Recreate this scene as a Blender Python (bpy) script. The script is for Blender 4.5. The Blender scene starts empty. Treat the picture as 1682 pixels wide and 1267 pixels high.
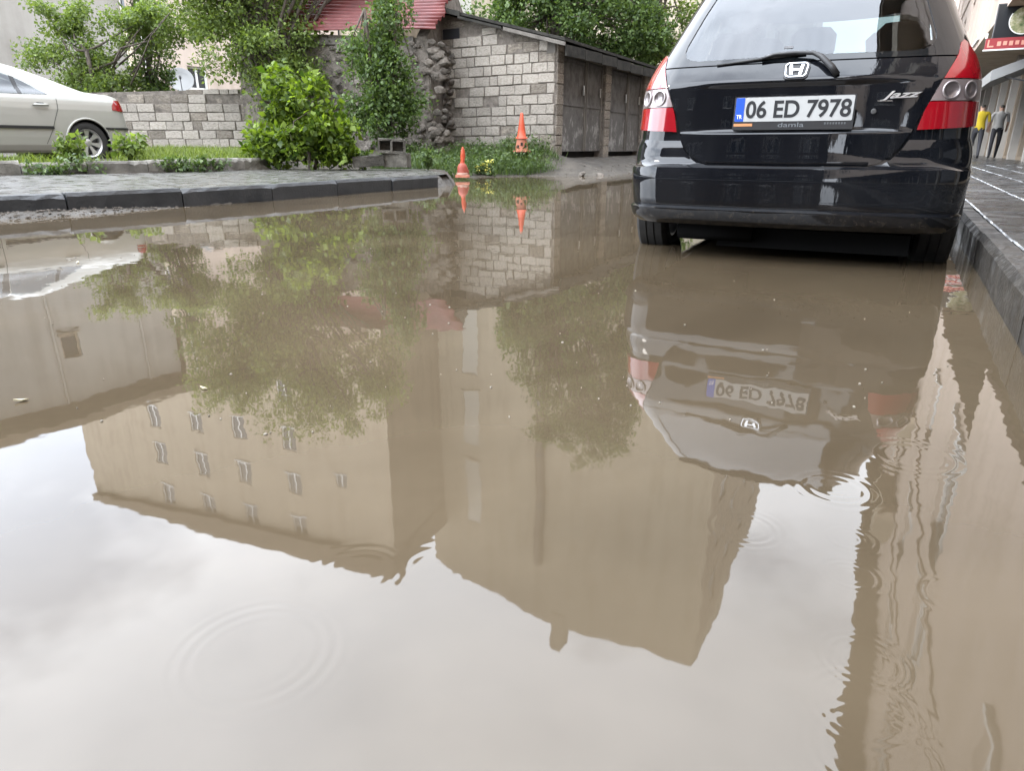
import bpy, bmesh, math, random
import numpy as np
from mathutils import Vector, Matrix
R = math.radians
rng = np.random.default_rng(7)
random.seed(7)
scene = bpy.context.scene
col = scene.collection

# ------------------------------------------------------------------ camera
CAM_H = 0.555
cam = bpy.data.cameras.new('camera')
cam.sensor_width = 36.0
cam.lens = 36.0 * 1110.0 / 1682.0
cam.clip_start = 0.05
cam.clip_end = 2000
camo = bpy.data.objects.new('camera', cam)
col.objects.link(camo)
camo.location = (0, 0, CAM_H)
camo.rotation_euler = (R(90 - 19.54), 0, 0)
scene.camera = camo

# ------------------------------------------------------------------ world, sun, exposure
SUN_EL, SUN_AZ = 46.0, -96.0           # azimuth clockwise from +Y
world = bpy.data.worlds.new('World')
scene.world = world
world.use_nodes = True
nt = world.node_tree
nt.nodes.clear()
def wn(t, **kw):
    n = nt.nodes.new(t)
    for k, v in kw.items():
        setattr(n, k, v)
    return n
wout = wn('ShaderNodeOutputWorld')
wbg = wn('ShaderNodeBackground')
wbg.inputs['Strength'].default_value = 0.12
sky = wn('ShaderNodeTexSky', sky_type='NISHITA')
sky.sun_disc = False
sky.sun_elevation = R(SUN_EL)
sky.sun_rotation = R(SUN_AZ)
tc = wn('ShaderNodeTexCoord')
mp = wn('ShaderNodeMapping')
mp.inputs['Location'].default_value = (4.87036, 10.04418, 3.23875)
mp.inputs['Rotation'].default_value = (0, 0, R(243))
mp.inputs['Scale'].default_value = (1.0, 1.0, 1.9)
n1 = wn('ShaderNodeTexNoise')
n1.inputs['Scale'].default_value = 1.7
n1.inputs['Detail'].default_value = 6
n1.inputs['Roughness'].default_value = 0.55
r1 = wn('ShaderNodeValToRGB')
r1.color_ramp.elements[0].position = 0.345
r1.color_ramp.elements[1].position = 0.46
r1.color_ramp.elements[0].color = (0.50, 0.50, 0.50, 1)
n2 = wn('ShaderNodeTexNoise')
n2.inputs['Scale'].default_value = 3.3
n2.inputs['Detail'].default_value = 6
r2 = wn('ShaderNodeValToRGB')
r2.color_ramp.elements[0].position = 0.30
r2.color_ramp.elements[0].color = (29.0, 31.6, 35.5, 1)
r2.color_ramp.elements[1].position = 0.68
r2.color_ramp.elements[1].color = (38.5, 40.6, 44.0, 1)
mx = wn('ShaderNodeMix', data_type='RGBA')
L = nt.links.new
L(tc.outputs['Generated'], mp.inputs['Vector'])
L(mp.outputs['Vector'], n1.inputs['Vector'])
L(mp.outputs['Vector'], n2.inputs['Vector'])
L(n1.outputs['Fac'], r1.inputs['Fac'])
L(n2.outputs['Fac'], r2.inputs['Fac'])
L(r1.outputs['Color'], mx.inputs['Factor'])
sks = wn('ShaderNodeVectorMath', operation='SCALE')
sks.inputs['Scale'].default_value = 2.8
L(sky.outputs['Color'], sks.inputs[0])
L(sks.outputs['Vector'], mx.inputs['A'])
# clouds towards the sun are brighter
sdir = (math.sin(R(SUN_AZ)) * math.cos(R(SUN_EL)), math.cos(R(SUN_AZ)) * math.cos(R(SUN_EL)), math.sin(R(SUN_EL)))
dt = wn('ShaderNodeVectorMath', operation='DOT_PRODUCT')
dt.inputs[1].default_value = sdir
L(tc.outputs['Generated'], dt.inputs[0])
mrs = wn('ShaderNodeMapRange')
mrs.inputs['From Min'].default_value = 0.0
mrs.inputs['From Max'].default_value = 1.0
mrs.inputs['To Min'].default_value = 0.85
mrs.inputs['To Max'].default_value = 1.7
L(dt.outputs['Value'], mrs.inputs['Value'])
cl = wn('ShaderNodeVectorMath', operation='SCALE')
L(r2.outputs['Color'], cl.inputs[0])
L(mrs.outputs['Result'], cl.inputs['Scale'])
L(cl.outputs['Vector'], mx.inputs['B'])
L(mx.outputs['Result'], wbg.inputs['Color'])
L(wbg.outputs['Background'], wout.inputs['Surface'])

sun = bpy.data.lights.new('sun', 'SUN')
sun.energy = 1.2
sun.angle = R(12)
sun.color = (1.0, 0.955, 0.89)
suno = bpy.data.objects.new('sun', sun)
col.objects.link(suno)
sd = Vector((math.sin(R(SUN_AZ)) * math.cos(R(SUN_EL)), math.cos(R(SUN_AZ)) * math.cos(R(SUN_EL)), math.sin(R(SUN_EL))))
suno.rotation_euler = sd.to_track_quat('Z', 'Y').to_euler()
suno.location = sd * 60

scene.view_settings.view_transform = 'Standard'
scene.view_settings.look = 'None'
scene.view_settings.gamma = 1.0
scene.view_settings.use_curve_mapping = False
scene.view_settings.exposure = 0.45
scene.cycles.max_bounces = 8
scene.cycles.transparent_max_bounces = 12

# ------------------------------------------------------------------ street frame
AZ = R(28.67)
US = Vector((math.sin(AZ), math.cos(AZ), 0))      # along the street
NS = Vector((math.cos(AZ), -math.sin(AZ), 0))     # to its right
def W(perp, along, z=0.0):
    v = NS * perp + US * along
    return Vector((v.x, v.y, z))
def to_road(x, y):
    return x * NS.x + y * NS.y, x * US.x + y * US.y
STREET_ROT = -AZ

# ------------------------------------------------------------------ material helpers
def new_mat(name):
    m = bpy.data.materials.new(name)
    m.use_nodes = True
    t = m.node_tree
    b = t.nodes['Principled BSDF']
    return m, t, b
def nd(t, typ, **kw):
    n = t.nodes.new(typ)
    for k, v in kw.items():
        if k.startswith('i_'):
            n.inputs[k[2:].replace('_', ' ')].default_value = v
        else:
            setattr(n, k, v)
    return n
def rgba(c):
    return (c[0], c[1], c[2], 1.0)
def simple(name, c, rough=0.6, metal=0.0, coat=0.0, spec=0.5, emit=None):
    m, t, b = new_mat(name)
    b.inputs['Base Color'].default_value = rgba(c)
    b.inputs['Roughness'].default_value = rough
    b.inputs['Metallic'].default_value = metal
    b.inputs['Coat Weight'].default_value = coat
    b.inputs['Coat Roughness'].default_value = 0.03
    b.inputs['Specular IOR Level'].default_value = spec
    return m
def ramp(t, stops):
    r = nd(t, 'ShaderNodeValToRGB')
    e = r.color_ramp.elements
    e[0].position, e[0].color = stops[0][0], rgba(stops[0][1])
    e[1].position, e[1].color = stops[-1][0], rgba(stops[-1][1])
    for p, c in stops[1:-1]:
        x = e.new(p)
        x.color = rgba(c)
    return r
def noisy(name, stops, scale=4.0, detail=6, rough=0.8, bump=0.3, bscale=30.0, stretch=None, rand=0.0, rough2=None,
          coords='Object', spec=0.4, bdist=0.01):
    """two octave noise coloured surface with fine relief"""
    m, t, b = new_mat(name)
    c = nd(t, 'ShaderNodeTexCoord')
    mpn = nd(t, 'ShaderNodeMapping')
    if stretch:
        mpn.inputs['Scale'].default_value = stretch
    t.links.new(c.outputs[coords], mpn.inputs['Vector'])
    n = nd(t, 'ShaderNodeTexNoise')
    n.inputs['Scale'].default_value = scale
    n.inputs['Detail'].default_value = detail
    n.inputs['Roughness'].default_value = 0.62
    vec = mpn.outputs['Vector']
    if rand > 0:
        oi = nd(t, 'ShaderNodeObjectInfo')
        ad = nd(t, 'ShaderNodeVectorMath', operation='SCALE')
        ad.inputs[0].default_value = (17.3, 9.1, 5.7)
        t.links.new(oi.outputs['Random'], ad.inputs['Scale'])
        a2 = nd(t, 'ShaderNodeVectorMath', operation='ADD')
        t.links.new(vec, a2.inputs[0])
        t.links.new(ad.outputs['Vector'], a2.inputs[1])
        vec = a2.outputs['Vector']
    t.links.new(vec, n.inputs['Vector'])
    r = ramp(t, stops)
    t.links.new(n.outputs['Fac'], r.inputs['Fac'])
    out = r.outputs['Color']
    if rand > 0:
        mr = nd(t, 'ShaderNodeMapRange')
        mr.inputs['To Min'].default_value = 1 - rand
        mr.inputs['To Max'].default_value = 1 + rand
        t.links.new(oi.outputs['Random'], mr.inputs['Value'])
        ml = nd(t, 'ShaderNodeVectorMath', operation='SCALE')
        t.links.new(out, ml.inputs[0])
        t.links.new(mr.outputs['Result'], ml.inputs['Scale'])
        out = ml.outputs['Vector']
    t.links.new(out, b.inputs['Base Color'])
    b.inputs['Roughness'].default_value = rough
    b.inputs['Specular IOR Level'].default_value = spec
    if rough2 is not None:
        rr = nd(t, 'ShaderNodeMapRange')
        rr.inputs['From Min'].default_value = 0.35
        rr.inputs['From Max'].default_value = 0.65
        rr.inputs['To Min'].default_value = rough
        rr.inputs['To Max'].default_value = rough2
        n3 = nd(t, 'ShaderNodeTexNoise')
        n3.inputs['Scale'].default_value = scale * 0.7
        n3.inputs['Detail'].default_value = 4
        t.links.new(vec, n3.inputs['Vector'])
        t.links.new(n3.outputs['Fac'], rr.inputs['Value'])
        t.links.new(rr.outputs['Result'], b.inputs['Roughness'])
    if bump > 0:
        nb = nd(t, 'ShaderNodeTexNoise')
        nb.inputs['Scale'].default_value = bscale
        nb.inputs['Detail'].default_value = 4
        t.links.new(vec, nb.inputs['Vector'])
        bp = nd(t, 'ShaderNodeBump')
        bp.inputs['Strength'].default_value = bump
        bp.inputs['Distance'].default_value = bdist
        t.links.new(nb.outputs['Fac'], bp.inputs['Height'])
        t.links.new(bp.outputs['Normal'], b.inputs['Normal'])
    return m

def leaf_mat(name, dark, light, trans=0.35, sun_tint=(1.25, 1.3, 0.55)):
    m, t, b = new_mat(name)
    g = nd(t, 'ShaderNodeNewGeometry')
    r = ramp(t, [(0.0, dark), (0.6, tuple((a + c) / 2 for a, c in zip(dark, light))), (1.0, light)])
    t.links.new(g.outputs['Random Per Island'], r.inputs['Fac'])
    t.links.new(r.outputs['Color'], b.inputs['Base Color'])
    b.inputs['Roughness'].default_value = 0.5
    b.inputs['Specular IOR Level'].default_value = 0.35
    tr = nd(t, 'ShaderNodeBsdfTranslucent')
    vm = nd(t, 'ShaderNodeVectorMath', operation='MULTIPLY')
    vm.inputs[1].default_value = sun_tint
    t.links.new(r.outputs['Color'], vm.inputs[0])
    t.links.new(vm.outputs['Vector'], tr.inputs['Color'])
    ms = nd(t, 'ShaderNodeMixShader')
    ms.inputs['Fac'].default_value = trans
    o = t.nodes['Material Output']
    t.links.new(b.outputs['BSDF'], ms.inputs[1])
    t.links.new(tr.outputs['BSDF'], ms.inputs[2])
    t.links.new(ms.outputs['Shader'], o.inputs['Surface'])
    return m

# ------------------------------------------------------------------ object helpers
def tag(o, label=None, cat=None, group=None, kind=None):
    if label: o['label'] = label
    if cat: o['category'] = cat
    if group: o['group'] = group
    if kind: o['kind'] = kind
    return o
def empty(name, loc=(0, 0, 0), rz=0.0, parent=None):
    o = bpy.data.objects.new(name, None)
    o.empty_display_size = 0.2
    col.objects.link(o)
    o.location = loc
    o.rotation_euler = (0, 0, rz)
    if parent: o.parent = parent
    return o
def link(name, me, mat=None, parent=None, loc=None, rot=None, scale=None):
    if mat is not None and len(me.materials) == 0:
        me.materials.append(mat)
    o = bpy.data.objects.new(name, me)
    col.objects.link(o)
    if parent: o.parent = parent
    if loc is not None: o.location = loc
    if rot is not None: o.rotation_euler = rot
    if scale is not None: o.scale = scale
    return o
class MB:
    """collects vertices and faces of one mesh"""
    def __init__(s):
        s.v, s.f = [], []
    def add(s, vs, fs):
        k = len(s.v)
        s.v += [tuple(p) for p in vs]
        s.f += [tuple(i + k for i in f) for f in fs]
    def box(s, a, b, M=None):
        x0, y0, z0 = a; x1, y1, z1 = b
        vs = [Vector(p) for p in ((x0,y0,z0),(x1,y0,z0),(x1,y1,z0),(x0,y1,z0),(x0,y0,z1),(x1,y0,z1),(x1,y1,z1),(x0,y1,z1))]
        if M is not None: vs = [M @ p for p in vs]
        s.add(vs, [(0,3,2,1),(4,5,6,7),(0,1,5,4),(1,2,6,5),(2,3,7,6),(3,0,4,7)])
    def tube(s, pts, rad, n=8, cap=True):
        pts = [Vector(p) for p in pts]
        if not hasattr(rad, '__len__'): rad = [rad] * len(pts)
        rings = []
        up = Vector((0, 0, 1))
        for i, p in enumerate(pts):
            d = (pts[min(i+1, len(pts)-1)] - pts[max(i-1, 0)]).normalized()
            a = d.cross(up)
            if a.length < 1e-3: a = d.cross(Vector((1, 0, 0)))
            a.normalize()
            b = a.cross(d).normalized()
            rings.append([p + (a * math.cos(2*math.pi*k/n) + b * math.sin(2*math.pi*k/n)) * rad[i] for k in range(n)])
        vs = [q for r_ in rings for q in r_]
        fs = []
        for i in range(len(pts) - 1):
            for k in range(n):
                fs.append((i*n+k, i*n+(k+1) % n, (i+1)*n+(k+1) % n, (i+1)*n+k))
        if cap:
            fs.append(tuple(range(n))[::-1])
            fs.append(tuple((len(pts)-1)*n + k for k in range(n)))
        s.add(vs, fs)
    def lathe(s, prof, n=24, M=None, closed=False):
        """profile of (radius, height) about z"""
        vs, fs = [], []
        for (r_, h) in prof:
            for k in range(n):
                a = 2 * math.pi * k / n
                vs.append(Vector((r_ * math.cos(a), r_ * math.sin(a), h)))
        m = len(prof)
        for i in range(m if closed else m - 1):
            j = (i + 1) % m
            for k in range(n):
                fs.append((i*n+k, i*n+(k+1) % n, j*n+(k+1) % n, j*n+k))
        if M is not None: vs = [M @ p for p in vs]
        s.add(vs, fs)
    def mesh(s, name, smooth=False, angle=None):
        me = bpy.data.meshes.new(name)
        me.from_pydata(s.v, [], s.f)
        me.validate()
        me.update()
        if smooth or angle is not None:
            me.polygons.foreach_set('use_smooth', [True] * len(me.polygons))
            if angle is not None:
                me.set_sharp_from_angle(angle=R(angle))
        return me
    def build(s, name, mat, parent=None, smooth=False, angle=None, loc=None, rot=None):
        return link(name, s.mesh(name, smooth, angle), mat, parent, loc, rot)
def quad_mesh(name, P, quads=4):
    """P: (n,4,3) array of quads"""
    n = P.shape[0]
    me = bpy.data.meshes.new(name)
    me.vertices.add(n * 4)
    me.vertices.foreach_set('co', P.reshape(-1).astype(np.float32))
    me.loops.add(n * 4)
    me.loops.foreach_set('vertex_index', np.arange(n * 4, dtype=np.int32))
    me.polygons.add(n)
    me.polygons.foreach_set('loop_start', np.arange(0, n * 4, 4, dtype=np.int32))
    me.polygons.foreach_set('loop_total', np.full(n, 4, dtype=np.int32))
    me.update(calc_edges=True)
    return me
def text_mesh(name, body, size, mat, parent, M, extrude=0.001, sx=1.0, shear=0.0, align='CENTER', bold=0.0):
    cu = bpy.data.curves.new(name, 'FONT')
    cu.body = body
    cu.size = size
    cu.extrude = extrude
    cu.offset = bold
    cu.shear = shear
    cu.align_x = align
    cu.align_y = 'CENTER'
    tmp = bpy.data.objects.new(name + '_tmp', cu)
    col.objects.link(tmp)
    dg = bpy.context.evaluated_depsgraph_get()
    me = bpy.data.meshes.new_from_object(tmp.evaluated_get(dg))
    bpy.data.objects.remove(tmp)
    me.name = name
    me.transform(M @ Matrix.Diagonal((sx, 1, 1, 1)))
    me.materials.clear()
    return link(name, me, mat, parent)
def smooth01(x):
    x = min(1.0, max(0.0, x))
    return x * x * (3 - 2 * x)

# ================================================================== SETTING
# ---- water material: opaque muddy water, mirror surface with faint slopes
def px_water(x, y):
    """point of the puddle (z=0) where a raindrop fell"""
    f, p = 1110.0, R(19.54)
    dx, dy = x - 841.0, y - 633.5
    rx, ry, rz = dx, f * math.cos(p) - dy * math.sin(p), -(dy * math.cos(p) + f * math.sin(p))
    k = -CAM_H / rz
    return rx * k, ry * k
def make_water():
    m, t, b = new_mat('muddy_water')
    lk = t.links.new
    g = nd(t, 'ShaderNodeNewGeometry')
    P = g.outputs['Position']
    def noise(scale, stretch, detail=2.0):
        mm = nd(t, 'ShaderNodeMapping')
        mm.inputs['Scale'].default_value = stretch
        lk(P, mm.inputs['Vector'])
        n = nd(t, 'ShaderNodeTexNoise')
        n.inputs['Scale'].default_value = scale
        n.inputs['Detail'].default_value = detail
        n.inputs['Roughness'].default_value = 0.5
        lk(mm.outputs['Vector'], n.inputs['Vector'])
        return n
    def slope(n, amp):
        s = nd(t, 'ShaderNodeVectorMath', operation='SUBTRACT')
        s.inputs[1].default_value = (0.5, 0.5, 0.5)
        lk(n.outputs['Color'], s.inputs[0])
        q = nd(t, 'ShaderNodeVectorMath', operation='MULTIPLY')
        q.inputs[1].default_value = (amp, amp, 0)
        lk(s.outputs['Vector'], q.inputs[0])
        return q.outputs['Vector']
    # calm broad swell, finer ripples that come and go
    a = slope(noise(2.2, (1, 1, 1), 2), 0.006)
    f1 = slope(noise(24, (1, 1, 1), 2), 0.012)
    f2 = slope(noise(5.5, (1, 1, 1), 3), 0.013)
    mask = noise(0.9, (1, 1, 1), 2)
    mr = nd(t, 'ShaderNodeMapRange')
    mr.inputs['From Min'].default_value = 0.42
    mr.inputs['From Max'].default_value = 0.62
    mr.inputs['To Min'].default_value = 0.5
    mr.inputs['To Max'].default_value = 1.0
    lk(mask.outputs['Fac'], mr.inputs['Value'])
    # more stirred beside the right-hand kerb
    kx = nd(t, 'ShaderNodeVectorMath', operation='DOT_PRODUCT')
    kx.inputs[1].default_value = tuple(NS)
    lk(P, kx.inputs[0])
    km = nd(t, 'ShaderNodeMapRange')
    km.inputs['From Min'].default_value = -0.25
    km.inputs['From Max'].default_value = 0.30
    km.inputs['To Min'].default_value = 0.0
    km.inputs['To Max'].default_value = 1.1
    lk(kx.outputs['Value'], km.inputs['Value'])
    sm = nd(t, 'ShaderNodeMath', operation='ADD')
    lk(mr.outputs['Result'], sm.inputs[0])
    lk(km.outputs['Result'], sm.inputs[1])
    fs = nd(t, 'ShaderNodeVectorMath', operation='ADD')
    lk(f1, fs.inputs[0]); lk(f2, fs.inputs[1])
    fm = nd(t, 'ShaderNodeVectorMath', operation='SCALE')
    lk(fs.outputs['Vector'], fm.inputs[0])
    lk(sm.outputs['Value'], fm.inputs['Scale'])
    acc = nd(t, 'ShaderNodeVectorMath', operation='ADD')
    lk(a, acc.inputs[0]); lk(fm.outputs['Vector'], acc.inputs[1])
    cur = acc.outputs['Vector']
    # rings where single raindrops fell: (pixel seen, ring radius m, wavelength, slope)
    drops = [((420, 1075), 0.082, 0.017, 0.022), ((1420, 1165), 0.050, 0.012, 0.012), ((1418, 1085), 0.042, 0.011, 0.012),
             ((1225, 868), 0.045, 0.014, 0.012), ((1372, 803), 0.055, 0.02, 0.012), ((1395, 945), 0.030, 0.011, 0.011),
             ((1500, 750), 0.07, 0.022, 0.010), ((590, 938), 0.05, 0.02, 0.006), ((710, 930), 0.04, 0.02, 0.006),
             ((1395, 885), 0.03, 0.012, 0.010), ((1440, 1240), 0.060, 0.013, 0.010), ((1580, 985), 0.04, 0.014, 0.008)]
    for (pp, r0, wl, amp) in drops:
        cx, cy = px_water(*pp)
        d = nd(t, 'ShaderNodeVectorMath', operation='SUBTRACT')
        d.inputs[1].default_value = (cx, cy, 0)
        lk(P, d.inputs[0])
        ln = nd(t, 'ShaderNodeVectorMath', operation='LENGTH')
        lk(d.outputs['Vector'], ln.inputs[0])
        df = nd(t, 'ShaderNodeMath', operation='SUBTRACT')
        df.inputs[1].default_value = r0
        lk(ln.outputs['Value'], df.inputs[0])
        si = nd(t, 'ShaderNodeMath', operation='MULTIPLY'); si.inputs[1].default_value = 2 * math.pi / wl
        lk(df.outputs['Value'], si.inputs[0])
        sn = nd(t, 'ShaderNodeMath', operation='SINE')
        lk(si.outputs['Value'], sn.inputs[0])
        e1 = nd(t, 'ShaderNodeMath', operation='DIVIDE'); e1.inputs[1].default_value = wl * 1.25
        lk(df.outputs['Value'], e1.inputs[0])
        e2 = nd(t, 'ShaderNodeMath', operation='MULTIPLY')
        lk(e1.outputs['Value'], e2.inputs[0]); lk(e1.outputs['Value'], e2.inputs[1])
        e3 = nd(t, 'ShaderNodeMath', operation='MULTIPLY'); e3.inputs[1].default_value = -1.0
        lk(e2.outputs['Value'], e3.inputs[0])
        e4 = nd(t, 'ShaderNodeMath', operation='EXPONENT')
        lk(e3.outputs['Value'], e4.inputs[0])
        am = nd(t, 'ShaderNodeMath', operation='MULTIPLY')
        lk(sn.outputs['Value'], am.inputs[0]); lk(e4.outputs['Value'], am.inputs[1])
        a2 = nd(t, 'ShaderNodeMath', operation='MULTIPLY'); a2.inputs[1].default_value = amp
        lk(am.outputs['Value'], a2.inputs[0])
        nn = nd(t, 'ShaderNodeVectorMath', operation='NORMALIZE')
        lk(d.outputs['Vector'], nn.inputs[0])
        sc = nd(t, 'ShaderNodeVectorMath', operation='SCALE')
        lk(nn.outputs['Vector'], sc.inputs[0]); lk(a2.outputs['Value'], sc.inputs['Scale'])
        ad = nd(t, 'ShaderNodeVectorMath', operation='ADD')
        lk(cur, ad.inputs[0]); lk(sc.outputs['Vector'], ad.inputs[1])
        cur = ad.outputs['Vector']
    fin = nd(t, 'ShaderNodeVectorMath', operation='ADD')
    fin.inputs[1].default_value = (0, 0, 1)
    lk(cur, fin.inputs[0])
    no = nd(t, 'ShaderNodeVectorMath', operation='NORMALIZE')
    lk(fin.outputs['Vector'], no.inputs[0])
    lk(no.outputs['Vector'], b.inputs['Normal'])
    # silt drifting in the water
    dn = noise(0.55, (1, 1, 1), 6)
    dn.inputs['Distortion'].default_value = 1.6
    cr = ramp(t, [(0.30, (0.048, 0.036, 0.0225)), (0.5, (0.063, 0.048, 0.0305)), (0.70, (0.083, 0.064, 0.0415))])
    lk(dn.outputs['Fac'], cr.inputs['Fac'])
    lk(cr.outputs['Color'], b.inputs['Base Color'])
    b.inputs['Roughness'].default_value = 0.02
    b.inputs['IOR'].default_value = 1.48
    b.inputs['Specular IOR Level'].default_value = 0.5
    return m
M = {}
M['water'] = make_water()
M['asphalt'] = noisy('wet_asphalt', [(0.3, (0.03, 0.03, 0.03)), (0.7, (0.07, 0.066, 0.06))], 1.5, 8, 0.45, 0.5, 60, rough2=0.2)
M['soil'] = noisy('wet_soil', [(0.25, (0.018, 0.015, 0.011)), (0.5, (0.04, 0.033, 0.025)), (0.75, (0.08, 0.069, 0.053))], 2.2, 9, 0.75, 0.8, 22, rough2=0.4, bdist=0.03)
M['pavement'] = noisy('wet_pavement', [(0.3, (0.028, 0.027, 0.025)), (0.5, (0.06, 0.057, 0.052)), (0.72, (0.12, 0.115, 0.105))], 9, 10, 0.5, 0.22, 55, rough2=0.14)
M['kerbdark'] = noisy('dark_kerb_paint', [(0.3, (0.022, 0.024, 0.027)), (0.7, (0.05, 0.052, 0.054))], 3, 8, 0.5, 0.4, 40, rand=0.15, rough2=0.3)
M['kerbgrey'] = noisy('old_kerb_concrete', [(0.3, (0.07, 0.065, 0.055)), (0.55, (0.16, 0.15, 0.13)), (0.75, (0.24, 0.225, 0.2))], 5, 9, 0.8, 0.7, 35, rand=0.2)
M['slab'] = noisy('wet_paving_slab', [(0.3, (0.022, 0.022, 0.022)), (0.7, (0.07, 0.068, 0.066))], 6, 8, 0.4, 0.35, 70, rand=0.25, rough2=0.1)
M['kerbright'] = noisy('muddy_wet_kerb', [(0.3, (0.012, 0.010, 0.008)), (0.6, (0.028, 0.024, 0.019)), (0.75, (0.07, 0.06, 0.05))], 9, 9, 0.65, 0.9, 45, rand=0.2, rough2=0.3)

# road: one sheet out to the horizon, drowned by the puddle
mb = MB()
mb.add([(-600, -600, -0.07), (600, -600, -0.07), (600, 900, -0.07), (-600, 900, -0.07)], [(0, 1, 2, 3)])
tag(mb.build('road', M['asphalt']), kind='structure')

# puddle: flooded carriageway up to the right kerb
mb = MB()
c4 = [W(-13, -9), W(0.40, -9), W(0.40, 38), W(-13, 38)]
mb.add([(p.x, p.y, 0.0) for p in c4], [(0, 1, 2, 3)])
tag(mb.build('water', M['water']), kind='structure')

# ---- terrain of the left side
def seg_sd(X, Y, poly):
    """signed distance to a closed polygon, positive inside"""
    d2 = np.full(X.shape, 1e9)
    inside = np.zeros(X.shape, bool)
    n = len(poly)
    for i in range(n):
        ax, ay = poly[i]; bx, by = poly[(i + 1) % n]
        ex, ey = bx - ax, by - ay
        tt = np.clip(((X - ax) * ex + (Y - ay) * ey) / (ex * ex + ey * ey), 0, 1)
        d2 = np.minimum(d2, (X - ax - tt * ex) ** 2 + (Y - ay - tt * ey) ** 2)
        c = ((ay > Y) != (by > Y)) & (X < ex * (Y - ay) / (ey if abs(ey) > 1e-9 else 1e-9) + ax)
        inside ^= c
    return np.where(inside, 1, -1) * np.sqrt(d2)
KL = [(-9.5, 0.6), (-6.2, 3.55), (-4.2, 5.65), (-3.52, 6.33), (-2.68, 7.30), (-1.83, 8.75), (-0.82, 10.40)]
K2 = [(-9.9, 6.5), (-6.6, 8.9), (-5.2, 9.9), (-4.35, 10.75), (-3.98, 11.5), (-4.05, 12.1)]
PAV = KL + [(-1.05, 12.2), (-1.6, 14.6), (-6, 22), (-60, 90), (-80, -20), (-20, -12)]
YARD = K2 + [(-2.4, 13.6), (-1.2, 14.4), (-0.6, 16), (-6, 23), (-60, 91), (-81, -10)]
SH_P, SH_A = -6.48, 13.68           # street-frame corner of the shed
def sstep(x):
    x = np.clip(x, 0, 1)
    return x * x * (3 - 2 * x)
def ground_h(X, Y):
    X = np.asarray(X, float); Y = np.asarray(Y, float)
    s = seg_sd(X, Y, PAV)
    h = -0.30 + (0.30 + 0.150 + 0.010 * np.clip(s, 0, 4)) * sstep((s - 0.02) / 0.06)
    # gravelly shoulder silted up at the foot of the kerb on the left
    k = -0.13 + 0.17 * sstep((s + 0.55) / 0.5) - 0.10 * sstep((X + 3.9) / 1.6)
    h = np.where(s < 0.05, np.maximum(h, k), h)
    s2 = seg_sd(X, Y, YARD)
    wid = np.where(X < -3.9, 0.08, 0.7)
    up = sstep(s2 / wid)
    h = h + up * (0.12 + 0.02 * np.clip(s2, 0, 5))
    pr = X * NS.x + Y * NS.y
    al = X * US.x + Y * US.y
    d = np.hypot(np.maximum(0, pr - SH_P), np.maximum(0, SH_A - al))
    Ls = 1.42 + 1.0 * sstep((0.6 - X) / 1.6)
    sh = 0.30 * (1 - d / Ls)
    h = np.maximum(h, np.maximum(sh, -0.3))
    h = h + 0.26 * np.exp(-((X - 0.0) / 0.95) ** 2 - ((Y - 15.1) / 0.62) ** 2) * (h > -0.02)
    return h
def gh(x, y):
    return float(ground_h(np.array([x]), np.array([y]))[0])
xs = np.concatenate([[-80, -55, -40, -30, -24, -19, -16, -14], np.arange(-12.5, 6.01, 0.11), [8, 10.5, 14, 20]])
ys = np.concatenate([[-4, -2, 0, 1.5], np.arange(2.6, 20.5, 0.11), [22, 25, 30, 40, 60, 85]])
GX, GY = np.meshgrid(xs, ys)
GH = ground_h(GX, GY)
GH += np.where((GH > -0.05), rng.normal(0, 0.006, GH.shape), 0)
nx, ny = len(xs), len(ys)
V = np.stack([GX, GY, GH], -1).reshape(-1, 3)
F = [(j*nx+i, j*nx+i+1, (j+1)*nx+i+1, (j+1)*nx+i) for j in range(ny-1) for i in range(nx-1)]
me = bpy.data.meshes.new('ground')
me.from_pydata(V.tolist(), [], F)
me.update()
me.polygons.foreach_set('use_smooth', [True] * len(me.polygons))
me.materials.append(M['soil'])
tag(link('ground', me), kind='structure')

# paved walk between the two left kerbs: a thin skin just above the terrain
mb = MB()
def walk_z(x, y):
    return gh(x, y) + 0.012
cs = []
for i in range(0, 60):
    tt = i / 59 * (len(KL) - 1)
    k = min(int(tt), len(KL) - 2); fr = tt - k
    a = Vector((KL[k][0] + (KL[k+1][0]-KL[k][0])*fr, KL[k][1] + (KL[k+1][1]-KL[k][1])*fr))
    tt = i / 59 * (len(K2) - 1)
    k = min(int(tt), len(K2) - 2); fr = tt - k
    b_ = Vector((K2[k][0] + (K2[k+1][0]-K2[k][0])*fr, K2[k][1] + (K2[k+1][1]-K2[k][1])*fr))
    if i > 52: b_ = b_.lerp(Vector((-1.15, 12.6)), (i - 52) / 7)
    d = (b_ - a).normalized()
    cs.append((a + d * 0.13, b_ - d * 0.02))
rows = []
for a, b_ in cs:
    rows.append([(a.lerp(b_, q / 10.0)) for q in range(11)])
vs = [(p.x, p.y, walk_z(p.x, p.y) + random.uniform(-.003, .003)) for r_ in rows for p in r_]
fs = [(i*11+j, i*11+j+1, (i+1)*11+j+1, (i+1)*11+j) for i in range(59) for j in range(10)]
mb.add(vs, fs)
tag(mb.build('pavement', M['pavement'], smooth=True), kind='structure')

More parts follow.
